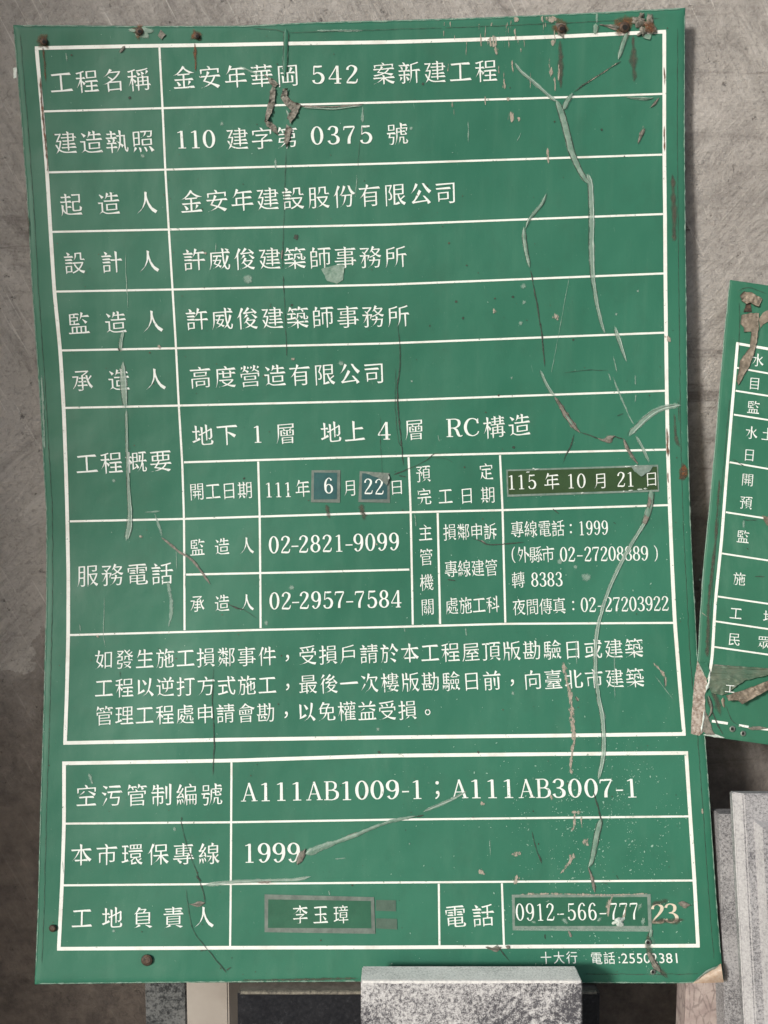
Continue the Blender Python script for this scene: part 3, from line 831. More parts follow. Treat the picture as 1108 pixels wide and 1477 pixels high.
for x, y, r in ((762, 681, 2.5), (774, 677, 3.5), (770, 676, 2), (905, 673, 4), (918, 672, 3), (900, 709, 2), (910, 707.5, 3.2), (923, 706, 3.5), (931, 705, 2.4), (840, 711, 2)):
    blob('lifted_flake', x, y, r, 1.1, -.03, M['flake'], SH1, dl, .0014, .0006)
poly('lifted_flake', [(911, 674), (943, 672), (936, 681), (925, 687), (915, 680)], M['tapegreen'], SH1, dl, .0013, .7, lift=lambda x, y: .001 * max(0, (y - 672) / 12))
label_part('name_label', 'dark green name label in a grey tape frame', [(381.7, 1290), (539.5, 1294), (541.5, 1347), (381.7, 1344.6)], [(387, 1297.3), (534.8, 1299.6), (535.8, 1339), (386.6, 1338.4)], M['tape'], M['dgreen'],
   [('李玉璋', 433.2, 1319.3, 491.8, 1319, 22.5, 29)])
rect('tape_bar', [(542.3, 1298), (571, 1298.6), (571, 1314.6), (542.3, 1313.6)], M['greybar'], SH1, sign, .0006)
rect('tape_bar', [(542.5, 1324.6), (572.6, 1325.3), (573, 1340.8), (542.5, 1339)], M['greybar'], SH1, sign, .0006)
pl = label_part('phone_label', 'dark green phone number label under clear tape', [(738.3, 1290.5), (938.5, 1289.5), (940.5, 1343.8), (739.5, 1342)], [(742.6, 1294.6), (933.5, 1293.8), (935.2, 1335.5), (742.8, 1335.8)], M['tapegreen'], M['dgreen'],
   [('0912', 750, 1315.6, 793.8, 1315.3, 26.5, 25), ('-', 808.6, 1315.6, 808.6, 1315.6, 27, 25), ('566', 824.3, 1315, 854.6, 1314.8, 26.5, 25), ('-', 869.6, 1314.8, 869.6, 1314.8, 27, 25), ('777', 885, 1314.5, 914.7, 1314.2, 26.5, 25)])
rect('tape_bar', [(721, 1295), (737, 1294), (737, 1307), (723, 1308)], M['grime'], SH1, sign, .0006)
rect('tape_bar', [(720, 1323), (738, 1323), (738, 1337), (722, 1337)], M['grime'], SH1, sign, .0006)
blob('glue_lump', 893, 1329, 9, 6.5, -.3, M['flake'], SH1, pl, .0013, .003)
ribbon('torn_film', [(885, 1288, 6), (879, 1300, 9), (877, 1324, 5)], M['beige'], SH1, pl, .0013)
ribbon('torn_film', [(902, 1302, 2), (903, 1315, 4), (897, 1326, 7)], M['beige'], SH1, pl, .0013)
for (x, y, r) in ((923, 1308, 6), (928, 1330, 7), (790, 1300, 4), (815, 1329, 7), (770, 1330, 5), (865, 1326, 5)):  # glints painted on the tape as pale patches
    blob('tape_glint', x, y, r, r * .5, random.random() * 3, M['palesoft'], SH1, pl, .00125, .0004)
ribbon('tape_glint', [(741, 1340, 2.5), (850, 1341, 3), (936, 1341, 3)], M['palesoft'], SH1, pl, .0013, wj=.6)
ribbon('torn_film', [(748, 1290, 4), (800, 1289, 3), (870, 1291, 3), (934, 1289, 2)], M['beige'], SH1, pl, .0013, wj=.9)
# ---------------------------------------------------------------- creases, cracks, scrapes, rust of the large sign
def crease(pts, side=1, ridge=.0006, mat='pale', dark=True, **k):
    sd = random.random() * 99
    pts = [(x, y, w * (1.2 if mat == 'pale' else 1.)) for x, y, w in pts]
    k.setdefault('wj', .14 if mat == 'pale' else .4); k.setdefault('jl', 16 if mat == 'pale' else 6); k.setdefault('jit', .5)
    if mat == 'pale' and not dark: mat = 'clear'; ridge *= .7
    o = ribbon('crease', pts, M[mat], SH1, sign, .0006, ridge, seed=sd, **k)
    if mat == 'clear':  # highlight and shade line painted along the clear crease
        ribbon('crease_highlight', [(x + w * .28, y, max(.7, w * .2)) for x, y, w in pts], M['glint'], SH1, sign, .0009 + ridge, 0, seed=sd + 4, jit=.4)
        ribbon('crack_and_shade', [(x - w * .5, y, max(.7, w * .13)) for x, y, w in pts], M['dark'], SH1, sign, .0009, 0, seed=sd + 3, jit=.4)
    if dark:  # shade painted as dark lines on both sides of the crease
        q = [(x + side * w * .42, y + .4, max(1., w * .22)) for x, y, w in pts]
        ribbon('crease_shadow_line' if False else 'crack_and_shade', q, M['dark'], SH1, sign, .0012, 0, seed=sd + 1)
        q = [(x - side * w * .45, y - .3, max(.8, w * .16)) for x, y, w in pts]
        ribbon('crack_and_shade', q, M['dark'], SH1, sign, .0012, 0, seed=sd + 2)
    return o
def crack_and_shade(pts, mat='dark', **k): return ribbon('crack_and_shade', pts, M[mat], SH1, sign, .0008, 0, **k)
def soft(name, pts, mat, off=.0006, **k): return ribbon(name, pts, M[mat], SH1, sign, off, 0, **k)

crease([(742, 90, 3), (752, 104, 4.5), (770, 118, 5), (787, 134, 4.5), (803, 147, 5)], dark=False)
crease([(906, 44, 6), (899, 62, 6), (892, 86, 4)])
crack_and_shade([(897, 87, 2.5), (870, 104, 3), (845, 120, 3.5), (826, 134, 3)]); crack_and_shade([(893, 89, 1.5), (868, 106, 2), (844, 122, 2)], 'beige')
crease([(827, 133, 4), (818, 146, 7), (812, 160, 6)])
crease([(803, 144, 6), (811, 166, 9), (816, 186, 9), (824, 218, 8.5), (832, 238, 8), (843, 258, 7), (850, 266, 6)], -1)
crack_and_shade([(831, 228, 2), (840, 250, 3), (846, 262, 3.5)])
crease([(847, 250, 6), (852, 264, 7.5), (854, 310, 7), (853, 350, 7.5), (855, 400, 6), (861, 438, 5), (868, 468, 4), (873, 482, 3)], dark=False)
crack_and_shade([(849, 256, 1.2), (849, 300, 1), (850, 360, 1.2), (853, 410, 1)])
crease([(886.5, 470, 4), (893, 490, 6), (904, 523, 2)], dark=False, ridge=.0004)
soft('scrape', [(884, 543, 3), (894, 568, 3), (905, 595, 3), (915, 614, 2.5)], 'palesoft')
soft('scrape', [(884, 511, 2), (890, 537, 2.5)], 'palesoft'); soft('scrape', [(878, 538, 2), (881, 550, 2)], 'palesoft')
soft('scrape', [(916, 540, 4), (917, 556, 3)], 'palesoft'); soft('scrape', [(917, 568, 2.5), (916, 580, 2)], 'palesoft')
crease([(982, 584, 7), (962, 587, 8), (945, 593, 8), (930, 604, 8), (922, 613, 8), (910, 624, 9), (907, 630, 5)], dark=False, ridge=.0006)
crease([(917, 628, 3.5), (926, 643, 4), (937, 668, 4)], dark=False, ridge=.0005)
crease([(779, 533, 3), (789, 556, 4.5), (800, 572, 5)], dark=False)
crease([(800, 572, 5), (808, 584, 6), (818, 602, 10), (832, 620, 7), (838, 625, 4)], mat='brown')
soft('scuff', [(816, 598, 5), (826, 614, 5)], 'palesoft', .0018)
crack_and_shade([(836, 623, 3), (852, 628, 3.5), (866, 634, 5)]); crease([(862, 632, 3), (872, 636, 6), (880, 632, 11), (888, 628, 4)], mat='brown', ridge=.0016)
crack_and_shade([(884, 629, 3), (899, 633, 3)]); crease([(899, 632, 5), (904, 645, 6), (911, 658, 5), (921, 670, 4)], mat='brown')
crack_and_shade([(829, 625, 3), (823, 645, 4), (817, 655, 2.5), (811, 670, 2)])
crease([(940, 706, 8), (938, 730, 7), (932, 748, 8), (926, 762, 5)], dark=True)
for q in ([(936, 716), (940, 722), (937, 733), (933, 730)], [(931, 742), (936, 746), (931, 757), (927, 754)]): poly('torn_film', q, M['brown'], SH1, sign, .0014, .6)
crease([(930, 754, 6), (915, 778, 5), (896, 812, 5), (880, 846, 5), (872, 868, 5), (863, 900, 5), (859, 930, 5), (859, 970, 5), (864, 1010, 5.5), (869, 1030, 5.5), (871, 1060, 5.5), (871, 1085, 5.5), (868, 1105, 5), (863, 1125, 4)], dark=False, ridge=.0012)
crack_and_shade([(928, 756, 1), (896, 810, 1), (870, 868, 1.3), (861, 905, 1), (857, 960, 1.2), (862, 1012, 1.2), (867, 1040, 1), (868, 1090, 1)])
crack_and_shade([(856, 1140, 3), (860, 1156, 4), (866, 1176, 4), (870, 1192, 3)]); crease([(867, 1180, 6), (862, 1200, 8), (857, 1225, 7), (853, 1246, 6), (848, 1252, 3)], mat='pale')
crease([(848, 1250, 3), (853, 1262, 5), (856, 1276, 5), (858, 1288, 3)], mat='brown')
crack_and_shade([(889, 1262, 3), (893, 1269, 2)]); crack_and_shade([(767, 1197, 1.5), (772, 1220, 2.5), (782, 1247, 4.5)]); crack_and_shade([(868, 1272, 1.5), (878, 1276, 1.5)])
# left side
crease([(178, 476, 3), (174, 494, 6), (174, 508, 4)], dark=False, ridge=.0004)
crease([(177, 520, 3), (178, 545, 9), (179, 562, 9), (181, 590, 5)], dark=False, ridge=.0005)
crease([(182, 590, 3), (183, 640, 3.5), (185, 700, 4), (188, 738, 6), (187, 760, 8), (182, 780, 6)], dark=False, ridge=.0006)
crack_and_shade([(180, 594, 1), (182, 660, 1.2), (184, 724, 1.2)])
soft('scrape', [(181, 362, 1.5), (182, 400, 1.6), (185, 446, 1.5)], 'palesoft')
soft('scrape', [(223, 740, 2.5), (228, 755, 4), (233, 772, 8), (234, 776, 3)], 'palesoft'); soft('scrape', [(207, 739, 1.5), (232, 737, 3)], 'palesoft')
crack_and_shade([(233, 775, 3), (250, 789, 3), (264, 800, 3.5), (276, 806, 3), (289, 822, 3), (303, 843, 2.5)], 'brown'); crack_and_shade([(262, 793, 1.2), (284, 812, 1.2), (300, 836, 1)])
crack_and_shade([(326, 870, 2), (343, 878, 6), (356, 880, 2)]); crack_and_shade([(350, 878, 1), (372, 893, 1.2)])
blob('paint_spot', 384, 898, 3.5, 4, 0, M['palesoft'], SH1, sign); blob('paint_spot', 421, 847, 4.5, 4, 0, M['palesoft'], SH1, sign)
soft('scrape', [(241, 834, 5), (247, 865, 7), (247, 890, 6), (243, 906, 4)], 'palesoft'); soft('scrape', [(254, 790, 1.5), (255, 824, 1.5)], 'palesoft')
soft('scrape', [(151, 860, 1), (149, 915, 1.5), (152, 935, 1)], 'palesoft')
for p in ([(95, 75, 2), (97, 90, 3)], [(115, 900, 1.5), (116, 912, 1)], [(310, 366, 1.5), (312, 350, 2)], [(515, 250, 2), (513, 285, 1.5)], [(128, 1115, 5), (134, 1132, 6)], [(90, 1240, 1.5), (92, 1262, 1.5)], [(268, 818, 1), (267, 850, 1)],
          [(632, 627, 2), (634, 638, 2)], [(583, 905, 2), (584, 912, 2)], [(672, 905, 2), (673, 918, 2)], [(632, 890, 1), (633, 902, 1)], [(675, 173, 1.5), (676, 205, 3)], [(745, 205, 1.4), (752, 190, 1)], [(706, 1210, 2), (708, 1236, 2)], [(590, 1216, 6), (592, 1218, 3)], [(1013, 880, 1), (1013, 900, 1)],
          [(500, 1237, 1), (482, 1239, 4)], [(474, 1284, 2), (476, 1292, 4)], [(886, 935, 2), (887, 1010, 1.5)], [(831, 920, 3), (832, 960, 3)], [(945, 975, 1.4), (972, 1010, 1)]):
    soft('scrape', p, 'palesoft')
# centre seam
crease([(413, 42, 8), (412, 70, 7), (411, 96, 7), (411, 110, 5)], mat='green', ridge=.0005)
crack_and_shade([(362, 40, 1.4), (400, 43, 1.6), (414, 48, 1.4)])
soft('scrape', [(455, 44, 3), (485, 44, 5), (520, 44, 3)], 'palesoft'); soft('scrape', [(499, 44, 2), (524, 44, 5)], 'palesoft')
crack_and_shade([(415, 47, 1.2), (470, 45, 1.4), (540, 43, 1.2), (640, 40, 1.2)])
for q in ([(386, 112), (395, 114), (402, 121), (397, 126), (389, 120)], [(393, 124), (398, 128), (396, 140), (396, 150), (392, 162), (387, 173), (382, 177), (384, 160), (388, 144), (390, 132)],
          [(408, 128), (415, 127), (414, 138), (421, 146), (434, 150), (431, 158), (425, 170), (419, 178), (414, 170), (420, 160), (411, 150), (405, 140)], [(381, 174), (392, 176), (399, 184), (401, 194), (395, 190), (385, 182)],
          [(413, 180), (421, 184), (418, 197), (414, 214), (410, 204), (411, 190)]):
    poly('torn_film', q, M['brown'], SH1, sign, .0007, .9, crumple=.0018)
    crack_and_shade([(x, y, 1.6) for x, y in q[:4]]); crack_and_shade([(x + .5, y, 1.3) for x, y in q[3:]])
crease([(407, 134, 3), (409, 146, 5), (420, 150, 3)], mat='pale', dark=False); crease([(413, 158, 2), (419, 172, 4)], mat='pale', dark=False)
crack_and_shade([(430, 152, 3), (455, 154, 3), (490, 153.5, 2.5), (525, 150, 2.5)], 'brown'); crease([(436, 155, 1), (480, 157.5, 2.5), (523, 152, 2)], dark=False, ridge=.0008)
soft('scrape', [(523, 153, 4), (523, 178, 5)], 'palesoft'); crack_and_shade([(523, 178, .8), (518, 215, .9), (516, 245, .8)])
soft('scrape', [(345, 95, 2), (362, 103, 4), (380, 112, 5)], 'palesoft'); crack_and_shade([(380, 107, 2), (395, 117, 5)], 'brown')
crack_and_shade([(413, 215, 1.2), (411, 260, 1.4), (409, 330, 1.4), (407, 390, 1.8)]); crack_and_shade([(407, 360, 3), (406, 374, 3)], 'brown'); crack_and_shade([(408, 395, 2), (411, 450, 1.5), (414, 515, 2)])
soft('scrape', [(397, 228, 4), (398, 246, 3)], 'palesoft')
crack_and_shade([(573, 461, 1.2), (577, 500, 2), (577, 530, 3.5), (573, 555, 4), (574, 590, 4), (578, 630, 3), (582, 672, 2.5)]); crack_and_shade([(571, 530, 1), (570, 590, 1.2), (575, 640, 1), (583, 648, 3)])
crack_and_shade([(549, 600, 1), (549, 640, 1), (552, 690, 1)])
crack_and_shade([(566, 686, 4), (590, 676, 2.5), (608, 668, 2), (620, 660, 2.5), (626, 653, 3), (636, 655, 2)]); crack_and_shade([(620, 660, 1.2), (640, 660, .8), (656, 668, .8)])
crack_and_shade([(575, 686, 2), (586, 688, 3)])
crack_and_shade([(598, 740, 1.5), (600, 760, 2)], 'palesoft')
crack_and_shade([(676, 776, 1), (690, 778, 3), (702, 786, 4), (724, 785, 2), (736, 784, 4), (757, 782, 2)], 'dark'); crack_and_shade([(694, 779, 2), (702, 785, 3)], 'brown')
crack_and_shade([(645, 836, 3), (658, 838, 4)]); crack_and_shade([(520, 737, 3), (530, 744, 3)]); crack_and_shade([(797, 733, 2), (806, 741, 4)]); crack_and_shade([(885, 753, 3), (889, 756, 3)]); crack_and_shade([(890, 600, 2), (900, 596, 2)])
crease([(789, 277, 2), (783, 293, 4), (770, 308, 4), (762, 318, 3), (758, 330, 3)], ridge=.0008)
crease([(756, 326, 4), (756, 345, 6), (759, 362, 5), (764, 386, 4)], ridge=.0008); crack_and_shade([(765, 388, 3), (773, 430, 4), (782, 484, 4), (786, 530, 3)])
crack_and_shade([(822, 395, 1), (795, 540, 1)], 'palesoft'); crack_and_shade([(812, 538, 1), (850, 533, 1.5), (880, 535, 1)])
# bottom-left and middle
crack_and_shade([(260, 1180, 3), (263, 1196, 1.5), (272, 1226, 2), (284, 1260, 2), (294, 1290, 2.5), (296, 1304, 2)]); crack_and_shade([(283, 1263, 6), (291, 1272, 4)]); crease([(272, 1304, 3), (284, 1305, 6), (296, 1302, 5)], mat='brown')
crack_and_shade([(268, 1280, 1), (270, 1300, 1.5), (276, 1336, 2), (284, 1352, 2), (299, 1369, 2), (314, 1388, 3), (327, 1404, 3)]); crack_and_shade([(288, 1372, 3), (299, 1370, 3)]); crack_and_shade([(326, 1400, 6), (334, 1395, 2)])
crease([(296, 1277, 8), (310, 1275, 6), (333, 1272, 5), (380, 1270, 4), (430, 1269, 5), (447, 1264, 6)], dark=False); crack_and_shade([(334, 1272, 4), (350, 1273, 3)]); crack_and_shade([(370, 1273, 2), (392, 1272, 4)], 'brown')
crack_and_shade([(308, 962, 1), (306, 1010, 3), (308, 1040, 2.5), (309, 1075, 4), (307, 1120, 1.5)]); crack_and_shade([(173, 968, 2), (174, 978, 2)]); crack_and_shade([(262, 1178, 3), (262, 1184, 3)])
crease([(674, 1141, 2), (650, 1154, 5), (628, 1163, 5), (610, 1171, 3)], dark=False, ridge=.0004)
crack_and_shade([(612, 1176, 4), (600, 1178, 3)]); crease([(600, 1177, 4), (575, 1182, 5), (555, 1187, 4), (530, 1197, 4), (510, 1206, 7), (490, 1213, 5), (470, 1220, 8), (452, 1227, 11), (440, 1232, 10)], ridge=.0016)
crease([(515, 1200, 3), (503, 1207, 6), (492, 1212, 2)], mat='brown', dark=False); crease([(441, 1224, 6), (434, 1236, 11), (428, 1248, 7)], mat='brown', ridge=.002)
soft('scrape', [(470, 1219, 4), (445, 1228, 6)], 'palesoft', .0024)
# torn brown flakes down the right half
for p in ([(811, 950, 5), (816, 975, 6), (823, 1005, 6), (826, 1040, 9), (828, 1070, 6), (823, 1100, 5), (825, 1122, 2)], [(822, 1010, 2), (830, 1060, 3), (826, 1080, 3)], [(829, 1173, 4), (828, 1195, 4), (822, 1200, 8)], [(838, 1175, 4), (840, 1198, 3)], [(824, 1172, 6), (838, 1171, 8)],
          [(842, 1210, 8), (849, 1220, 8)], [(830, 1228, 6), (818, 1250, 9), (806, 1262, 6)], [(744, 1228, 8), (746, 1236, 8)], [(690, 1255, 6), (700, 1262, 8)], [(746, 1262, 8), (742, 1276, 10)], [(795, 1146, 5), (796, 1156, 5)], [(692, 1158, 4), (700, 1160, 4)],
          [(942, 955, 3), (960, 975, 5), (961, 992, 4)], [(831, 1005, 4), (834, 1012, 4)]):
    soft('scrape', p, 'beige', wj=.8)
crack_and_shade([(958, 978, 3), (960, 992, 3)]); crack_and_shade([(830, 1004, 3), (834, 1012, 4)])
# scrapes under the top edge
for x, y0, y1, w in ((710, 32, 38, 8), (711, 48, 70, 11), (715, 66, 80, 6), (734, 38, 70, 2), (745, 24, 32, 9), (743, 40, 58, 5), (747, 55, 66, 3), (757, 60, 70, 1.5), (728, 60, 70, 1.2), (783, 22, 34, 5), (795, 22, 33, 10), (800, 42, 60, 2), (797, 56, 68, 8), (793, 82, 100, 3), (795, 95, 112, 4), (800, 110, 132, 3), (806, 90, 118, 3), (740, 86, 106, 5), (720, 92, 110, 3), (727, 112, 130, 4), (738, 160, 178, 9), (748, 168, 176, 4), (733, 140, 146, 5), (790, 212, 236, 5), (920, 30, 36, 4)):
    soft('scrape', [(x, y0, w), (x + random.uniform(-1, 1), (y0 + y1) / 2, w * 1.1), (x + random.uniform(-2, 2), y1, w * .7)], 'beige', wj=.7)
for k in range(26):
    x = random.uniform(640, 815); y = random.uniform(28, 60) if random.random() < .6 else random.uniform(60, 170)
    soft('scrape', [(x, y, 1.1), (x + random.uniform(-1, 1), y + random.uniform(6, 26), 1.1)], 'beige', wj=.9)
crease([(860, 34, 8), (858, 50, 5)], mat='pale', dark=True, ridge=.0006); soft('scrape', [(861, 18, 4), (861, 34, 4)], 'palesoft')
crease([(864, 35, 4), (880, 38, 6), (894, 42, 8), (899, 38, 4)], mat='brown')
crease([(903, 140, 3), (932, 143, 5), (943, 141, 4)], mat='pale', ridge=.0005); crease([(951, 140, 2), (944, 150, 4), (938, 155, 2)], mat='brown')
crease([(930, 184, 6), (924, 196, 5), (920, 208, 2)], mat='brown'); crack_and_shade([(928, 180, 2), (922, 200, 2)], 'beige')
# rust and grime
for p, m in (([(281, 60, 5), (282, 80, 6), (282, 105, 3)], 'rust'), ([(62, 66, 6), (64, 84, 5), (66, 120, 3)], 'rust'), ([(58, 110, 4), (61, 160, 5), (67, 220, 4), (70, 252, 2)], 'rust'), ([(808, 56, 8), (809, 90, 12), (809, 130, 5)], 'grime'), ([(913, 50, 5), (914, 90, 14), (915, 120, 8)], 'grime'),
             ([(958, 95, 2.5), (959, 125, 3)], 'rust'), ([(958, 180, 3), (959, 220, 4)], 'rust'), ([(962, 615, 4), (963, 650, 6), (964, 662, 4)], 'rust'), ([(963, 680, 3), (964, 698, 3)], 'rust'), ([(972, 594, 4), (976, 640, 8), (984, 648, 6)], 'grime'), ([(988, 668, 10), (986, 685, 16), (978, 692, 6)], 'rust'), ([(985, 665, 8), (986, 695, 14)], 'grime'),
             ([(970, 250, 9), (972, 300, 11), (973, 350, 9)], 'grime'), ([(978, 575, 2), (980, 612, 2)], 'grime'), ([(40, 308, 5), (43, 345, 5)], 'grime'),
             ([(470, 726, 8), (476, 750, 12)], 'grime'), ([(520, 726, 14), (526, 752, 10)], 'grime'), ([(936, 1342, 4), (934, 1365, 14), (944, 1388, 12), (955, 1402, 14), (966, 1412, 8)], 'grime'), ([(700, 1400, 10), (560, 1412, 5)], 'grime'), ([(345, 1414, 3), (430, 1413, 5), (520, 1411, 5)], 'grime'), ([(938, 1305, 10), (958, 1300, 12), (966, 1296, 9)], 'grime'), ([(930, 1330, 8), (975, 1328, 12), (990, 1327, 3)], 'grime')):
    soft('rust_stain' if m == 'rust' else 'grime_stain', p, m, .00055)
crease([(940, 1340, 5), (938, 1352, 4)], mat='pale', dark=True); crack_and_shade([(942, 1388, 2), (950, 1400, 2), (962, 1412, 2)]); crease([(935, 1372, 8), (942, 1388, 9), (953, 1403, 9)], mat='brown', ridge=.0006)
crease([(978, 1302, 5), (990, 1306, 9), (996, 1305, 9)], mat='brown', ridge=.002)
crease([(700, 1366, 3), (712, 1370, 8), (724, 1366, 5)], mat='brown', ridge=.001); crease([(730, 1364, 4), (735, 1368, 6)], mat='brown', ridge=.001)
crack_and_shade([(713, 1358, 1.5), (726, 1376, 3), (736, 1388, 3)]); crack_and_shade([(820, 1343, 3), (824, 1352, 4)], 'brown'); crack_and_shade([(786, 1347, 2), (787, 1355, 3)])
crack_and_shade([(1013, 1166, 4), (1014, 1174, 4)], 'beige')
# small spots
for x, y, r in ((320, 178, 3.5), (206, 225, 3), (358, 403, 8), (755, 413, 4.5), (756, 436, 3), (751, 466, 3.5), (889, 453, 2.5), (593, 185, 3), (492, 524, 4), (846, 833, 7), (830, 818, 3), (807, 810, 4), (545, 1052, 3), (252, 1196, 2.5), (164, 693, 3), (164, 1343, 3), (920, 420, 2), (594, 550, 2), (738, 545, 2), (740, 1000, 3)):
    blob('paint_spot', x, y, r, r * 1.1, 0, M['palesoft'], SH1, sign)
for x, y, r in ((714, 449, 5), (802, 457, 6), (543, 785, 3), (203, 774, 3), (423, 518, 3), (296, 365, 3), (230, 500, 3.5), (141, 918, 3), (963, 489, 7)):
    blob('chipped_spot', x, y, r, r * .8, random.random(), M['beige'], SH1, sign, .0006, .0004)
for x, y, r in ((427, 342, 4), (187, 141, 3), (658, 435, 2), (668, 459, 2), (740, 428, 2.5), (173, 504, 3), (827, 490, 2), (741, 645, 2.5), (610, 121, 2), (868, 187, 2), (620, 470, 1.8), (352, 690, 2), (547, 1085, 2), (690, 1085, 2), (421, 440, 2)):
    blob('dark_spot', x, y, r, r, 0, M['dark'], SH1, sign)
poly('clear_film_patch', [(463, 388), (480, 383), (497, 381), (495, 404), (486, 409), (472, 405)], M['pale'], SH1, sign, .0006, .5)

# pale flecks scattered over the lower right: one countless lot
vs, fs = [], []
def fleck(x, y, r, asp=.5):
    a = random.choice((random.gauss(-.6, .25), random.gauss(.9, .5))); b = len(vs); ca, sa = math.cos(a), math.sin(a)
    for k in range(6):
        t = k * math.pi / 3; X, Y = r * math.cos(t) * random.uniform(.7, 1.2), r * asp * math.sin(t) * random.uniform(.7, 1.2)
        vs.append(SH1.p(x + X*ca - Y*sa, y + X*sa + Y*ca, .0007))
    fs.append(tuple(range(b, b + 6)))
for _ in range(1300):
    x = random.triangular(700, 1000, 910); y = random.triangular(1040, 1400, 1200)
    if nz(x / 38, y / 34, 7) < -.12: continue
    fleck(x, y, abs(random.gauss(0, .62)) + .3, random.uniform(.25, .6))
for _ in range(300):
    x = random.uniform(560, 1010); y = random.uniform(700, 1400); fleck(x, y, abs(random.gauss(0, .55)) + .35)
for _ in range(140):
    x = random.uniform(60, 980); y = random.uniform(45, 1400); fleck(x, y, abs(random.gauss(0, .4)) + .3)
obj('paint_flecks', vs, fs, M['fleck'], sign, kind='stuff')
vs, fs = [], []
for _ in range(260): fleck(random.uniform(60, 985), random.uniform(40, 1410), abs(random.gauss(0, .5)) + .35, .8)
obj('dark_flecks', vs, fs, M['screw'], sign, kind='stuff')

# worn edge lines
ribbon('edge_crack', [(sm(S_R, y, 20) - 11 + (y < 60) * 0, y, 1.3) for y in range(40, 1400, 24)], M['dark'], SH1, sign, .0006, 0, jit=1.)
ribbon('edge_crack', [(sm(S_L, y, 20) + 9, y, 1.2) for y in range(48, 1400, 24)], M['dark'], SH1, sign, .0006, 0, jit=1.)
ribbon('edge_crack', [(x, sm(S_T, x, 20) + 13, 1.2) for x in range(640, 975, 24)], M['dark'], SH1, sign, .0006, 0, jit=1.)
ribbon('edge_crack', [(x, sm(S_B, x, 20) - 13, 1.6) for x in range(840, 1010, 24)], M['dark'], SH1, sign, .0006, 0, jit=1.)
ribbon('edge_wear', [(sm(S_L, y, 10) + .8, y, 1.6) for y in range(40, 1415, 16)], M['palesoft'], SH1, sign, .0001, .0002, jit=.5, wj=1.)
ribbon('edge_wear', [(sm(S_R, y, 10) - .8, y, 1.5) for y in range(20, 1395, 16)], M['palesoft'], SH1, sign, .0001, .0002, jit=.5, wj=1.)
ribbon('edge_wear', [(x, sm(S_B, x, 10) - 1, 1.8) for x in range(54, 1040, 16)], M['palesoft'], SH1, sign, .0001, .0002, jit=.5, wj=1.)
ribbon('edge_wear', [(x, sm(S_T, x, 10) + 1, 2) for x in range(24, 985, 16)], M['palesoft'], SH1, sign, .0001, .0002, jit=.5, wj=1.)
soft('edge_wear', [(60, 540, 3), (62, 585, 5), (64, 650, 3)], 'palesoft', .0008)
poly('chipped_spot', [(19, 98), (24, 97), (24, 112), (20, 113)], M['flake'], SH1, sign, .0006, .4)

# fixings
def screw(x, y, r=5, stain=True):
    if stain: blob('rust_stain', x - 1, y - 1, r * 2.1, r * 2.3, 0, M['rust'], SH1, sign, .0006, .0003, .6)
    s = disc('screw', x, y, r, M['screw'], SH1, sign, .0008, .0022)
    disc('screw_socket', x + .6, y + .3, r * .45, M['hole'], SH1, s, .0031, .0001, prof=((0, 1), (1, 1), (1.05, 0)))
screw(63, 60, 5.5); screw(284, 52, 4.5); screw(201, 45, 6); screw(901, 39, 8); screw(810, 41, 6.5)
blob('torn_film', 206, 45, 17, 8, .1, M['pale'], SH1, sign, .0005, .0005, .5); crease([(180, 66, 4), (173, 76, 6)], mat='brown')
poly('torn_film', [(232, 43), (239, 50), (233, 57), (227, 51)], M['brown'], SH1, sign, .0008, .6)
poly('torn_film', [(801, 33), (817, 34), (813, 55), (806, 50)], M['brown'], SH1, sign, .0007, .8)
for x, y, r in ((922, 30, 10), (936, 36, 12), (928, 46, 9), (944, 44, 6), (925, 22, 5)):
    blob('torn_film', x, y, r, r * .75, random.random() * 3, M['brown'], SH1, sign, .0009, .0025, .6)
blob('rust_stain', 936, 37, 12, 9, .3, M['rust'], SH1, sign, .0036, 0, .5); poly('torn_film', [(926, 50), (940, 49), (938, 57), (928, 55)], M['pale'], SH1, sign, .0012, .6)
def rivet(x, y, r):
    disc('torn_film', x, y, r * 2.1, M['pale'], SH1, sign, .0006, .0003)
    o = disc('rivet', x, y, r, M['rivet'], SH1, sign, .0009, .0016, prof=((.45, .4), (.6, 1), (.85, .8), (1, 0)))
    disc('rivet_hole', x, y, r * .5, M['hole'], SH1, o, .0012, .0001, prof=((0, 1), (1, 1), (1.05, 0)))
rivet(935, 1359.5, 5); rivet(942, 1402, 4.2)
for x, y, r in ((212, 1385, 8.5), (76, 1339, 5.5)):
    b_ = disc('bolt_head', x, y, r, M['screw'], SH1, sign, .0006, .003); disc('bolt_rim', x + 1, y, r * .5, M['brown'], SH1, b_, .0036, .0008)

# curled corner, lower right: the film stands off and shows the bare metal
vs, fs = [], []
for j in range(9):
    for i in range(15):
        u, v = i / 14, j / 8
        xa, ya = 999 + 45 * u, 1418.5 - 1.5 * u
        xb, yb = 1016 + 24 * u, 1404 - 11 * u * (1 + .3 * u)
        x, y = xa + (xb - xa) * v, ya + (yb - ya) * v
        vs.append(SH1.p(x, y, .001 + .007 * u * math.sin(v * 2.6) + .0006 * nz(u * 6, v * 6)))
for j in range(8):
    for i in range(14): a = j*15+i; fs.append((a, a+1, a+16, a+15))
obj('curled_corner', vs, fs, m_hard('bare_curled_metal', (.46, .39, .32), (.33, .22, .15), 110, .55), sign, smooth_=True)
ribbon('torn_film', [(1000, 1417, 2), (1018, 1402, 3), (1038, 1392, 3)], M['tapegreen'], SH1, sign, .005, .001)
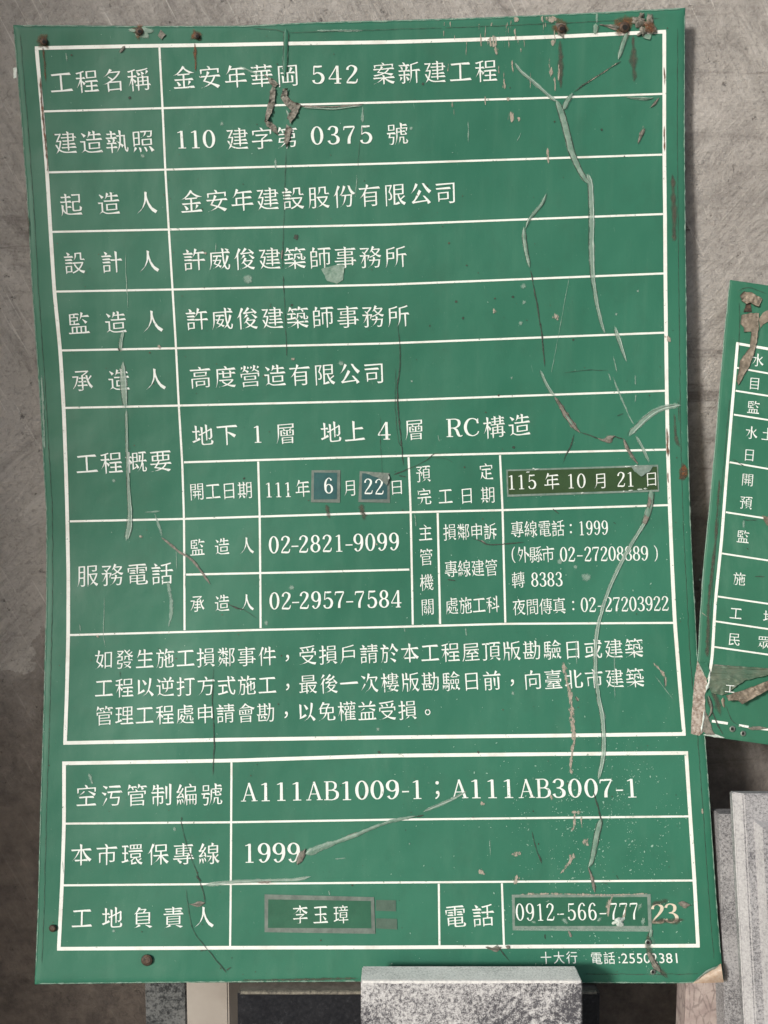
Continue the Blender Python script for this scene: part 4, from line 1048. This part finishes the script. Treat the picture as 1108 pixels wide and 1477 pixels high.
# ---------------------------------------------------------------- the second sign, cut by the right of the picture
S2_L = [(404, 1052.4), (468, 1045.7), (574, 1036.6), (640, 1031.3), (678, 1027.8), (754, 1020.7), (814, 1014.6), (880, 1010), (951, 1006.3), (986, 1001), (1049, 996.4), (1060, 996.5)]
sign2 = thing('construction_sign', 'smaller torn green notice board tilted beside the large one, cut off by the right edge', 'sign', W(1230, 1092, D2(1230, 1080)))
grid = []
for v in ulist(60, 660):
    row = []
    for u in ulist(30, 420):
        x = 1000 + 420 * u
        yt = 403.5 + .148 * (420 * u); yb = 1058.5 + .138 * (425 * u)
        if u == 0: yt += 1.5
        y = yt * (1 - v) + yb * v
        xl = sm(S2_L, 404 + (1059 - 404) * v, 10)
        x = xl + 420 * u + .5 * nz(v * 80, u * 9)
        row.append((x, y, min(u * 420, (1-u) * 420, v * 660, (1-v) * 660)))
    grid.append(row)
f2 = sheet_mesh('sign_sheet', grid, D2, M['green2'], sign2)
def L2(pts, w): return line('ruled_line', pts, w, M['line'], SH2, sign2, .00022)
XE = 1400
def ext(a, b):
    s = (b[1] - a[1]) / (b[0] - a[0]); return [a, b, (XE, b[1] + s * (XE - b[0]))]
bl = [(1063.9, 494.5), (1053.3, 620), (1048, 685), (1041, 778.4), (1032, 866.5), (1027, 955.4), (1022, 980)]
line('box_border', [(1063.9, 495.5)] + bl[1:], 4.2, M['line'], SH2, sign2, .00025)
line('box_border', [(1062, 495.2), (1108, 503.2), (XE, 503.2 + .174 * (XE - 1108))], 3.8, M['line'], SH2, sign2, .00032)
line('box_border', [(XE, 556), (XE - 30, 800), (XE - 45, 1000)], 4.2, M['line'], SH2, sign2, .00025)
for a, b in (((1063, 530.5), (1108, 538.5)), ((1061.2, 563.6), (1108, 571)), ((1058.6, 598), (1108, 605.7)), ((1052.4, 666.7), (1108, 676.3)), ((1047.1, 738.8), (1108, 748.2)), ((1041.3, 798.2), (1108, 808.4)), ((1035.4, 860.3), (1108, 870.9)), ((1032, 896.1), (1108, 907.3)), ((1030, 933), (1108, 944.2))):
    L2(ext(a, b), 2.4)
L2([(1027, 1040), (1050, 1043.5)], 3.6); L2([(1066, 1046), (1080, 1048.5)], 3.2); L2([(1090, 1050.5), (1108, 1052), (XE, 1088)], 3.4)
T2 = [('水', 1093, 519.3), ('目', 1088.5, 553), ('監', 1086.8, 587.5), ('水', 1084, 624), ('土', 1107.5, 626.5), ('日', 1081, 656.2), ('開', 1078.4, 692), ('預', 1076.2, 725), ('監', 1071.8, 774), ('施', 1066.5, 835), ('工', 1061.5, 884.6), ('地', 1110, 890), ('民', 1059.3, 922), ('眾', 1101.5, 926.5), ('工', 1053, 993.2)]
for ch, x, y in T2:
    letters([(ch, x, y, x, y, 18.5 if y < 990 else 15, 20 if y < 990 else 15, .14)], SH2, sign2, label='white character ' + ch)
Q = lambda pts, ox, oy, k: [(ox + x / k, oy + y / k) for x, y in pts]
A4 = lambda pts: Q(pts, 960, 380, 5.68)
A6 = lambda pts: Q(pts, 960, 860, 4.926)
M['glue'] = m_hard('old_brown_glue', (.27, .225, .175), (.10, .085, .062), 75, .6)
M['film'] = m_hard('torn_green_film', (.12, .145, .105), (.07, .125, .085), 60, .42)
poly('torn_film', A4([(610, 265), (640, 228), (700, 235), (745, 262), (795, 290), (770, 352), (725, 342), (700, 318), (660, 330), (625, 305)]), M['glue'], SH2, sign2, .001, .6, crumple=.0022, thick=.0008, lift=lambda x, y: .0015 * abs(nz(x / 4, y / 4)))
poly('torn_film', A4([(622, 425), (700, 402), (765, 408), (765, 520), (750, 640), (724, 740), (690, 840), (650, 900), (598, 1000), (584, 965), (610, 800), (690, 690), (700, 560), (645, 560), (640, 520), (615, 500)]), M['glue'], SH2, sign2, .0007, .6, crumple=.0011, thick=.0005, lift=lambda x, y: .0008 * abs(nz(x / 4, y / 5)))
poly('torn_film', A4([(765, 455), (800, 402), (850, 378), (900, 372), (900, 450), (850, 470), (800, 500), (775, 530)]), M['glue'], SH2, sign2, .0008, .4)
poly('torn_film', A4([(640, 400), (660, 340), (690, 320), (705, 395)]), M['screw'], SH2, sign2, .0009, .6)
ribbon('crack_and_shade', [(x, y, 1.6) for x, y in A4([(590, 240), (630, 200), (700, 195), (780, 230), (841, 250)])], M['dark'], SH2, sign2, .0008)
ribbon('crack_and_shade', [(x, y, 1.5) for x, y in A4([(600, 300), (610, 400), (605, 560), (600, 760)])], M['dark'], SH2, sign2, .0008)
ribbon('crack_and_shade', [(x, y, 1.2) for x, y in A4([(790, 500), (755, 620), (725, 760), (660, 900), (590, 1010)])], M['dark'], SH2, sign2, .0010)
ribbon('edge_crack', [(x + 15.5, y, 1.2) for y, x in S2_L[2:9]], M['dark'], SH2, sign2, .0006)
ribbon('edge_wear', [(x + .8, y, 1.6) for y, x in S2_L], M['palesoft'], SH2, sign2, .0002, .0002, wj=1.)
ribbon('grime_stain', [(1038, 690, 5), (1032, 780, 6), (1022, 870, 7), (1020, 950, 8)], M['grime'], SH2, sign2, .0005)
ribbon('crack_and_shade', [(1056, 662, 3), (1062, 665, 3), (1074, 672, 4)], M['dark'], SH2, sign2, .0008); ribbon('crack_and_shade', [(1072, 749, 3), (1080, 750, 2), (1094, 750, 3)], M['dark'], SH2, sign2, .0008)
ribbon('scrape', [(1073, 750, 5), (1072, 762, 5)], M['palesoft'], SH2, sign2, .0007)
ribbon('crack_and_shade', [(1088, 832, 3), (1094, 831, 2), (1104, 832, 3)], M['dark'], SH2, sign2, .0008); ribbon('crack_and_shade', [(1077, 790, 4), (1080, 793, 3)], M['dark'], SH2, sign2, .0008)
poly('torn_film', [(1099, 743), (1112, 746), (1112, 760), (1106, 757)], M['glue'], SH2, sign2, .0009, .8)
ribbon('scrape', [(1012, 883, 1.5), (1023, 892, 1.5)], M['beige'], SH2, sign2, .0007)
# lower left: bare rusty plate, film torn back over it
poly('bare_plate', A6([(226, 458), (262, 505), (290, 575), (296, 620), (278, 700), (284, 820), (262, 970), (240, 990), (182, 978), (180, 925), (203, 620)]), M['plate'], SH2, sign2, .0006, .5, crumple=.0008, label='bare rusty metal where the green film has torn away')
poly('torn_film', A6([(232, 470), (300, 470), (318, 560), (290, 585), (262, 520)]), M['green2'], SH2, sign2, .0012, .3, lift=lambda x, y: .002 * max(0, (y - 955) / 25))
ribbon('torn_edge', [(x, y, 2.2) for x, y in A6([(232, 470), (262, 530), (284, 580)])], M['palesoft'], SH2, sign2, .003, .001)
ribbon('torn_edge', [(x, y, 3.6) for x, y in A6([(318, 530), (312, 610), (285, 680)])], M['flake'], SH2, sign2, .003, .002, label='white torn edge of the border')
poly('lifted_film', A6([(335, 492), (560, 498), (729, 512), (860, 530), (860, 560), (729, 560), (560, 600), (440, 690), (400, 700), (330, 690), (310, 640)]), M['film'], SH2, sign2, .0009, .6, crumple=.0012, lift=lambda x, y: .0022 * max(0, math.sin((y - 958) / 14)))
ribbon('crack_and_shade', [(x, y, 3) for x, y in A6([(330, 488), (450, 500), (600, 515), (760, 520)])], M['brown'], SH2, sign2, .0016)
letters([('工', 1053, 993.2, 1053, 993.2, 15, 14, .14)], SH2, sign2, off=.0052, label='white character 工 on the lifted film')
poly('lifted_film', A6([(430, 705), (560, 665), (729, 600), (860, 560), (860, 640), (729, 665), (640, 715), (545, 768), (515, 740), (450, 740)]), M['glue'], SH2, sign2, .0045, .5, thick=.0008, crumple=.0018, lift=lambda x, y: .003)
ribbon('crack_and_shade', [(x, y, 3.4) for x, y in A6([(285, 700), (310, 770), (345, 850), (375, 930), (415, 990)])], M['dark'], SH2, sign2, .0012)
ribbon('crease', [(x, y, 4) for x, y in A6([(300, 700), (325, 760), (330, 830), (300, 860)])], M['brown'], SH2, sign2, .001, .003)
poly('torn_film', A6([(282, 820), (300, 850), (330, 940), (350, 985), (290, 985), (262, 960)]), M['brown'], SH2, sign2, .0011, .6)
ribbon('torn_edge', [(x, y, 2.4) for x, y in A6([(275, 812), (268, 880), (255, 970)])], M['flake'], SH2, sign2, .002, .0006)
ribbon('torn_edge', [(x, y, 3.4) for x, y in A6([(270, 985), (350, 990), (420, 1005)])], M['flake'], SH2, sign2, .001, .0006)
ribbon('crack_and_shade', [(x, y, 1.4) for x, y in A6([(430, 770), (450, 830), (470, 890), (540, 930), (575, 940)])], M['dark'], SH2, sign2, .0008)
ribbon('torn_edge', [(x, y, 5) for x, y in A6([(410, 720), (405, 750), (420, 790)])], M['glue'], SH2, sign2, .001, .001)
ribbon('scuff', [(x, y, 5) for x, y in A6([(580, 935), (640, 940), (700, 935), (729, 940)])], M['brown'], SH2, sign2, .001, .0008)
ribbon('grime_stain', [(1024, 985, 8), (1034, 1010, 12), (1040, 1036, 10)], M['grime'], SH2, sign2, .0007)
for x, y, r in ((1056.6, 1051.5, 4.6), (1072, 1058, 4.2)):
    o = disc('rivet', x, y, r, M['rivet'], SH2, sign2, .0010, .0012, prof=((.45, .4), (.6, 1), (.85, .8), (1, 0)))
    disc('rivet_hole', x, y, r * .5, M['hole'], SH2, o, .0014, .0001, prof=((0, 1), (1, 1), (1.05, 0)))

# ---------------------------------------------------------------- stone slabs leaning below and beside the signs
def slab(name, label, xa, ya, xb, yb, D, thick, lean, mat, ztop=None, bev=.0012, chamfer=None, topmat=None, yaw=0, Db=None, height=None):
    """upright slab: (xa, ya)-(xb, yb) is its front top edge in the photograph; it reaches down to the ground"""
    A, B = W(xa, ya, D), W(xb, yb, Db or D)
    z = (A.z + B.z) / 2
    u = (B - A); u.z = 0; w = u.length; u.normalize()
    nrm = Vector((-u.y, u.x, 0))                   # away from the camera
    down = -Vector((0, 0, 1)) * math.cos(lean) - nrm * math.sin(lean)
    back = nrm * math.cos(lean) - Vector((0, 0, 1)) * math.sin(lean)
    h = z / math.cos(lean) - thick * math.tan(lean) * 0
    h = (z - thick * math.sin(lean)) / math.cos(lean)
    O = Vector((A.x, A.y, z))
    base = O + u * (w / 2) + down * h
    root = thing(name, label, 'stone slab', (base.x, base.y, 0))
    bm = bmesh.new()
    vs = [bm.verts.new(O + u * (w * i) + back * (thick * j) + down * (h * k)) for k in (0, 1) for j in (0, 1) for i in (0, 1)]
    for f in ((0, 1, 3, 2), (4, 6, 7, 5), (0, 4, 5, 1), (2, 3, 7, 6), (0, 2, 6, 4), (1, 5, 7, 3)):
        bm.faces.new([vs[q] for q in f])
    bmesh.ops.recalc_face_normals(bm, faces=bm.faces)
    if chamfer:
        es = [e for e in bm.edges if {e.verts[0], e.verts[1]} in [{vs[a], vs[b]} for a, b in chamfer[1]]]
        bmesh.ops.bevel(bm, geom=es, offset=chamfer[0], segments=1, affect='EDGES', clamp_overlap=True)
    bmesh.ops.bevel(bm, geom=[e for e in bm.edges], offset=bev, segments=2, affect='EDGES', clamp_overlap=True)
    for v in bm.verts:                             # hand-split stone: edges not dead straight
        q = v.co * 60; v.co += Vector((noise.noise(q), noise.noise(q + Vector((9, 0, 0))), 0)) * .0006
    for v in bm.verts: v.co -= Vector(root.location)
    me = bpy.data.meshes.new('stone'); bm.to_mesh(me); bm.free()
    me.materials.append(mat)
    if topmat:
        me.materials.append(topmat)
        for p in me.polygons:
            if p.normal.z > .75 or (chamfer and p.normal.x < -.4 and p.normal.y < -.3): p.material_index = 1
    o = bpy.data.objects.new('stone', me); C.link(o); o.parent = root
    root['kind'] = 'thing'
    root_info[root.name] = (O, u, back, down, w, h)
    return root
root_info = {}
sw = W(785, 1500, .89)
M['gran'] = m_granite('grey_speckled_granite', (.50, .50, .505), (.25, .25, .26), (.055, .055, .065), 330, -.035, swirl=tuple(sw))
M['gran_top'] = m_granite('sawn_granite_top_lit', (.84, .83, .82), (.68, .68, .67), (.45, .45, .45), 480)  # colour made paler to stand in for light the low sun leaves out
M['sawn_lit'] = m_granite('sawn_lit_granite', (.36, .36, .37), (.30, .30, .31), (.2, .2, .21), 420)  # light caught by chamfers and moulding slopes put into a paler colour
M['gran_dark'] = m_granite('dark_speckled_granite', (.12, .125, .125), (.055, .06, .062), (.012, .013, .015), 200)
M['gran_b'] = m_granite('grey_granite_moulding', (.33, .33, .34), (.22, .22, .23), (.08, .08, .09), 420, -.02)
t = NT('black_granite'); k = t.ramp(t.noise(260, 4, .7), [(.4, (.007, .008, .011)), (.62, (.016, .017, .021)), (.74, (.05, .055, .06))])
t.col(t.mix(t.ramp(t.noise(30, 6, .7), [(.5, 0.), (.8, .25)]), k, (.05, .05, .055))); t.rough(t.ramp(t.noise(50, 5, .6), [(.3, .4), (.7, .7)])); t.b.inputs['Specular IOR Level'].default_value = .25; M['black'] = t.m
M['dusty'] = m_hard('dusty_stone_top', (.17, .15, .125), (.10, .09, .075), 120, .9)
t = NT('beige_stone'); t.col(t.ramp(t.noise(14, 6, .6), [(.3, (.27, .24, .21)), (.7, (.36, .33, .295))])); t.rough(.6); M['beigestone'] = t.m
t = NT('veined_marble'); v = t.vor(95, t.map((1.3, 1, .55)), 'DISTANCE_TO_EDGE'); nn = t.noise(70, 7, .8)
vv = t.math('ADD', v, t.math('MULTIPLY', t.math('SUBTRACT', nn, .5), .7))
t.col(t.mix(t.ramp(vv, [(.0, .6), (.1, 0.)]), t.ramp(t.noise(55, 6, .65), [(.35, (.30, .245, .235)), (.6, (.42, .36, .34))]), (.14, .11, .11))); t.rough(.45); M['marble'] = t.m

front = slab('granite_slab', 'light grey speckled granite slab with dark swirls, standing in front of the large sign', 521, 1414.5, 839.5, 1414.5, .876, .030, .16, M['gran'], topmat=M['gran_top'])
black = slab('black_slab', 'black granite slab with a dusty top under the bottom edge of the large sign', 342, 1431, 866, 1430, .925, .045, .10, M['black'], topmat=M['dusty'], bev=.003)
slab('dark_slab', 'narrow dark speckled granite slab, leftmost of the stones under the large sign', 208.5, 1409, 268, 1409, .972, .03, .05, M['gran_dark'])
slab('beige_slab', 'narrow beige stone block between the dark speckled slab and the black slab', 268.5, 1405, 345, 1405, .962, .035, .05, M['beigestone'], chamfer=(.012, [(1, 5)]))
slab('marble_slab', 'pinkish brown veined marble slab under the curled corner of the large sign', 990.5, 1405, 1051, 1405, .975, .03, .05, M['marble'])
slab('granite_slab', 'narrow grey granite slab half hidden behind the moulded one at the right', 1037, 1175, 1110, 1174, .955, .025, .22, M['gran_b'])
rp = slab('granite_slab', 'grey granite slab with a moulded raised panel at the right edge, the foremost there', 1061, 1143.5, 1190, 1146, .90, .017, .28, M['gran_b'], topmat=M['sawn_lit'], chamfer=(.008, [(0, 4)]))
O, u, back, down, w, h = root_info[rp.name]
# raised moulding frame and inner panel on the face of that slab
def slab_piece(name, x0, x1, z0, z1, d0, d1, ch, parent, mat):
    vs = []
    for (d, s) in ((d0, 0), (d1, ch)):
        for (a, b) in ((x0 + s, z0 + s), (x1 - s, z0 + s), (x1 - s, z1 - s), (x0 + s, z1 - s)):
            vs.append(O + u * a + down * b - back * d)
    o = obj(name, vs, [(4, 5, 6, 7), (0, 1, 5, 4), (1, 2, 6, 5), (2, 3, 7, 6), (3, 0, 4, 7)], mat, parent)
    o.data.materials.append(M['sawn_lit'])
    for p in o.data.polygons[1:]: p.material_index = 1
    return o
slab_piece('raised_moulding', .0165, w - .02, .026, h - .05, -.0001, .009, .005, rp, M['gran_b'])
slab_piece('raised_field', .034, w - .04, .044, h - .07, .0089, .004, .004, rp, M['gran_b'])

# pale chipped arris along the top front edge of the black slab
def arris(root, y0, x0, x1, mat, w=.0012):
    O, u, back, down, wd, h = root_info[root.name]
    vs, fs = [], []; n = 150
    for i in range(n + 1):
        k = x0 + (x1 - x0) * i / n; q = w * (.35 + 1.3 * max(0, nz(i / 3., 3.3)) + .8 * max(0, nz(i / 9., 8.3)))
        for t in (-q, 0, q):
            p = O + u * (wd * k) + (back * (.0022 - t) if t < 0 else down * (.0022 + t) if t > 0 else back * .0006 + down * .0006)
            vs.append(p - back * .0004 + Vector((0, 0, .0003)))
    for i in range(n):
        for k in (0, 1): a = i * 3 + k; fs.append((a, a + 1, a + 4, a + 3))
    return obj('chipped_edge', vs, fs, mat, root)
M['chip'] = m_hard('pale_chipped_stone', (.22, .20, .16), (.07, .065, .055), 300, .8)
arris(black, 0, 0.01, .99, M['chip'], .0005)
arris(front, 0, 0.005, .995, m_hard('sawn_arris', (.72, .72, .70), (.5, .5, .5), 300, .7), .0007)
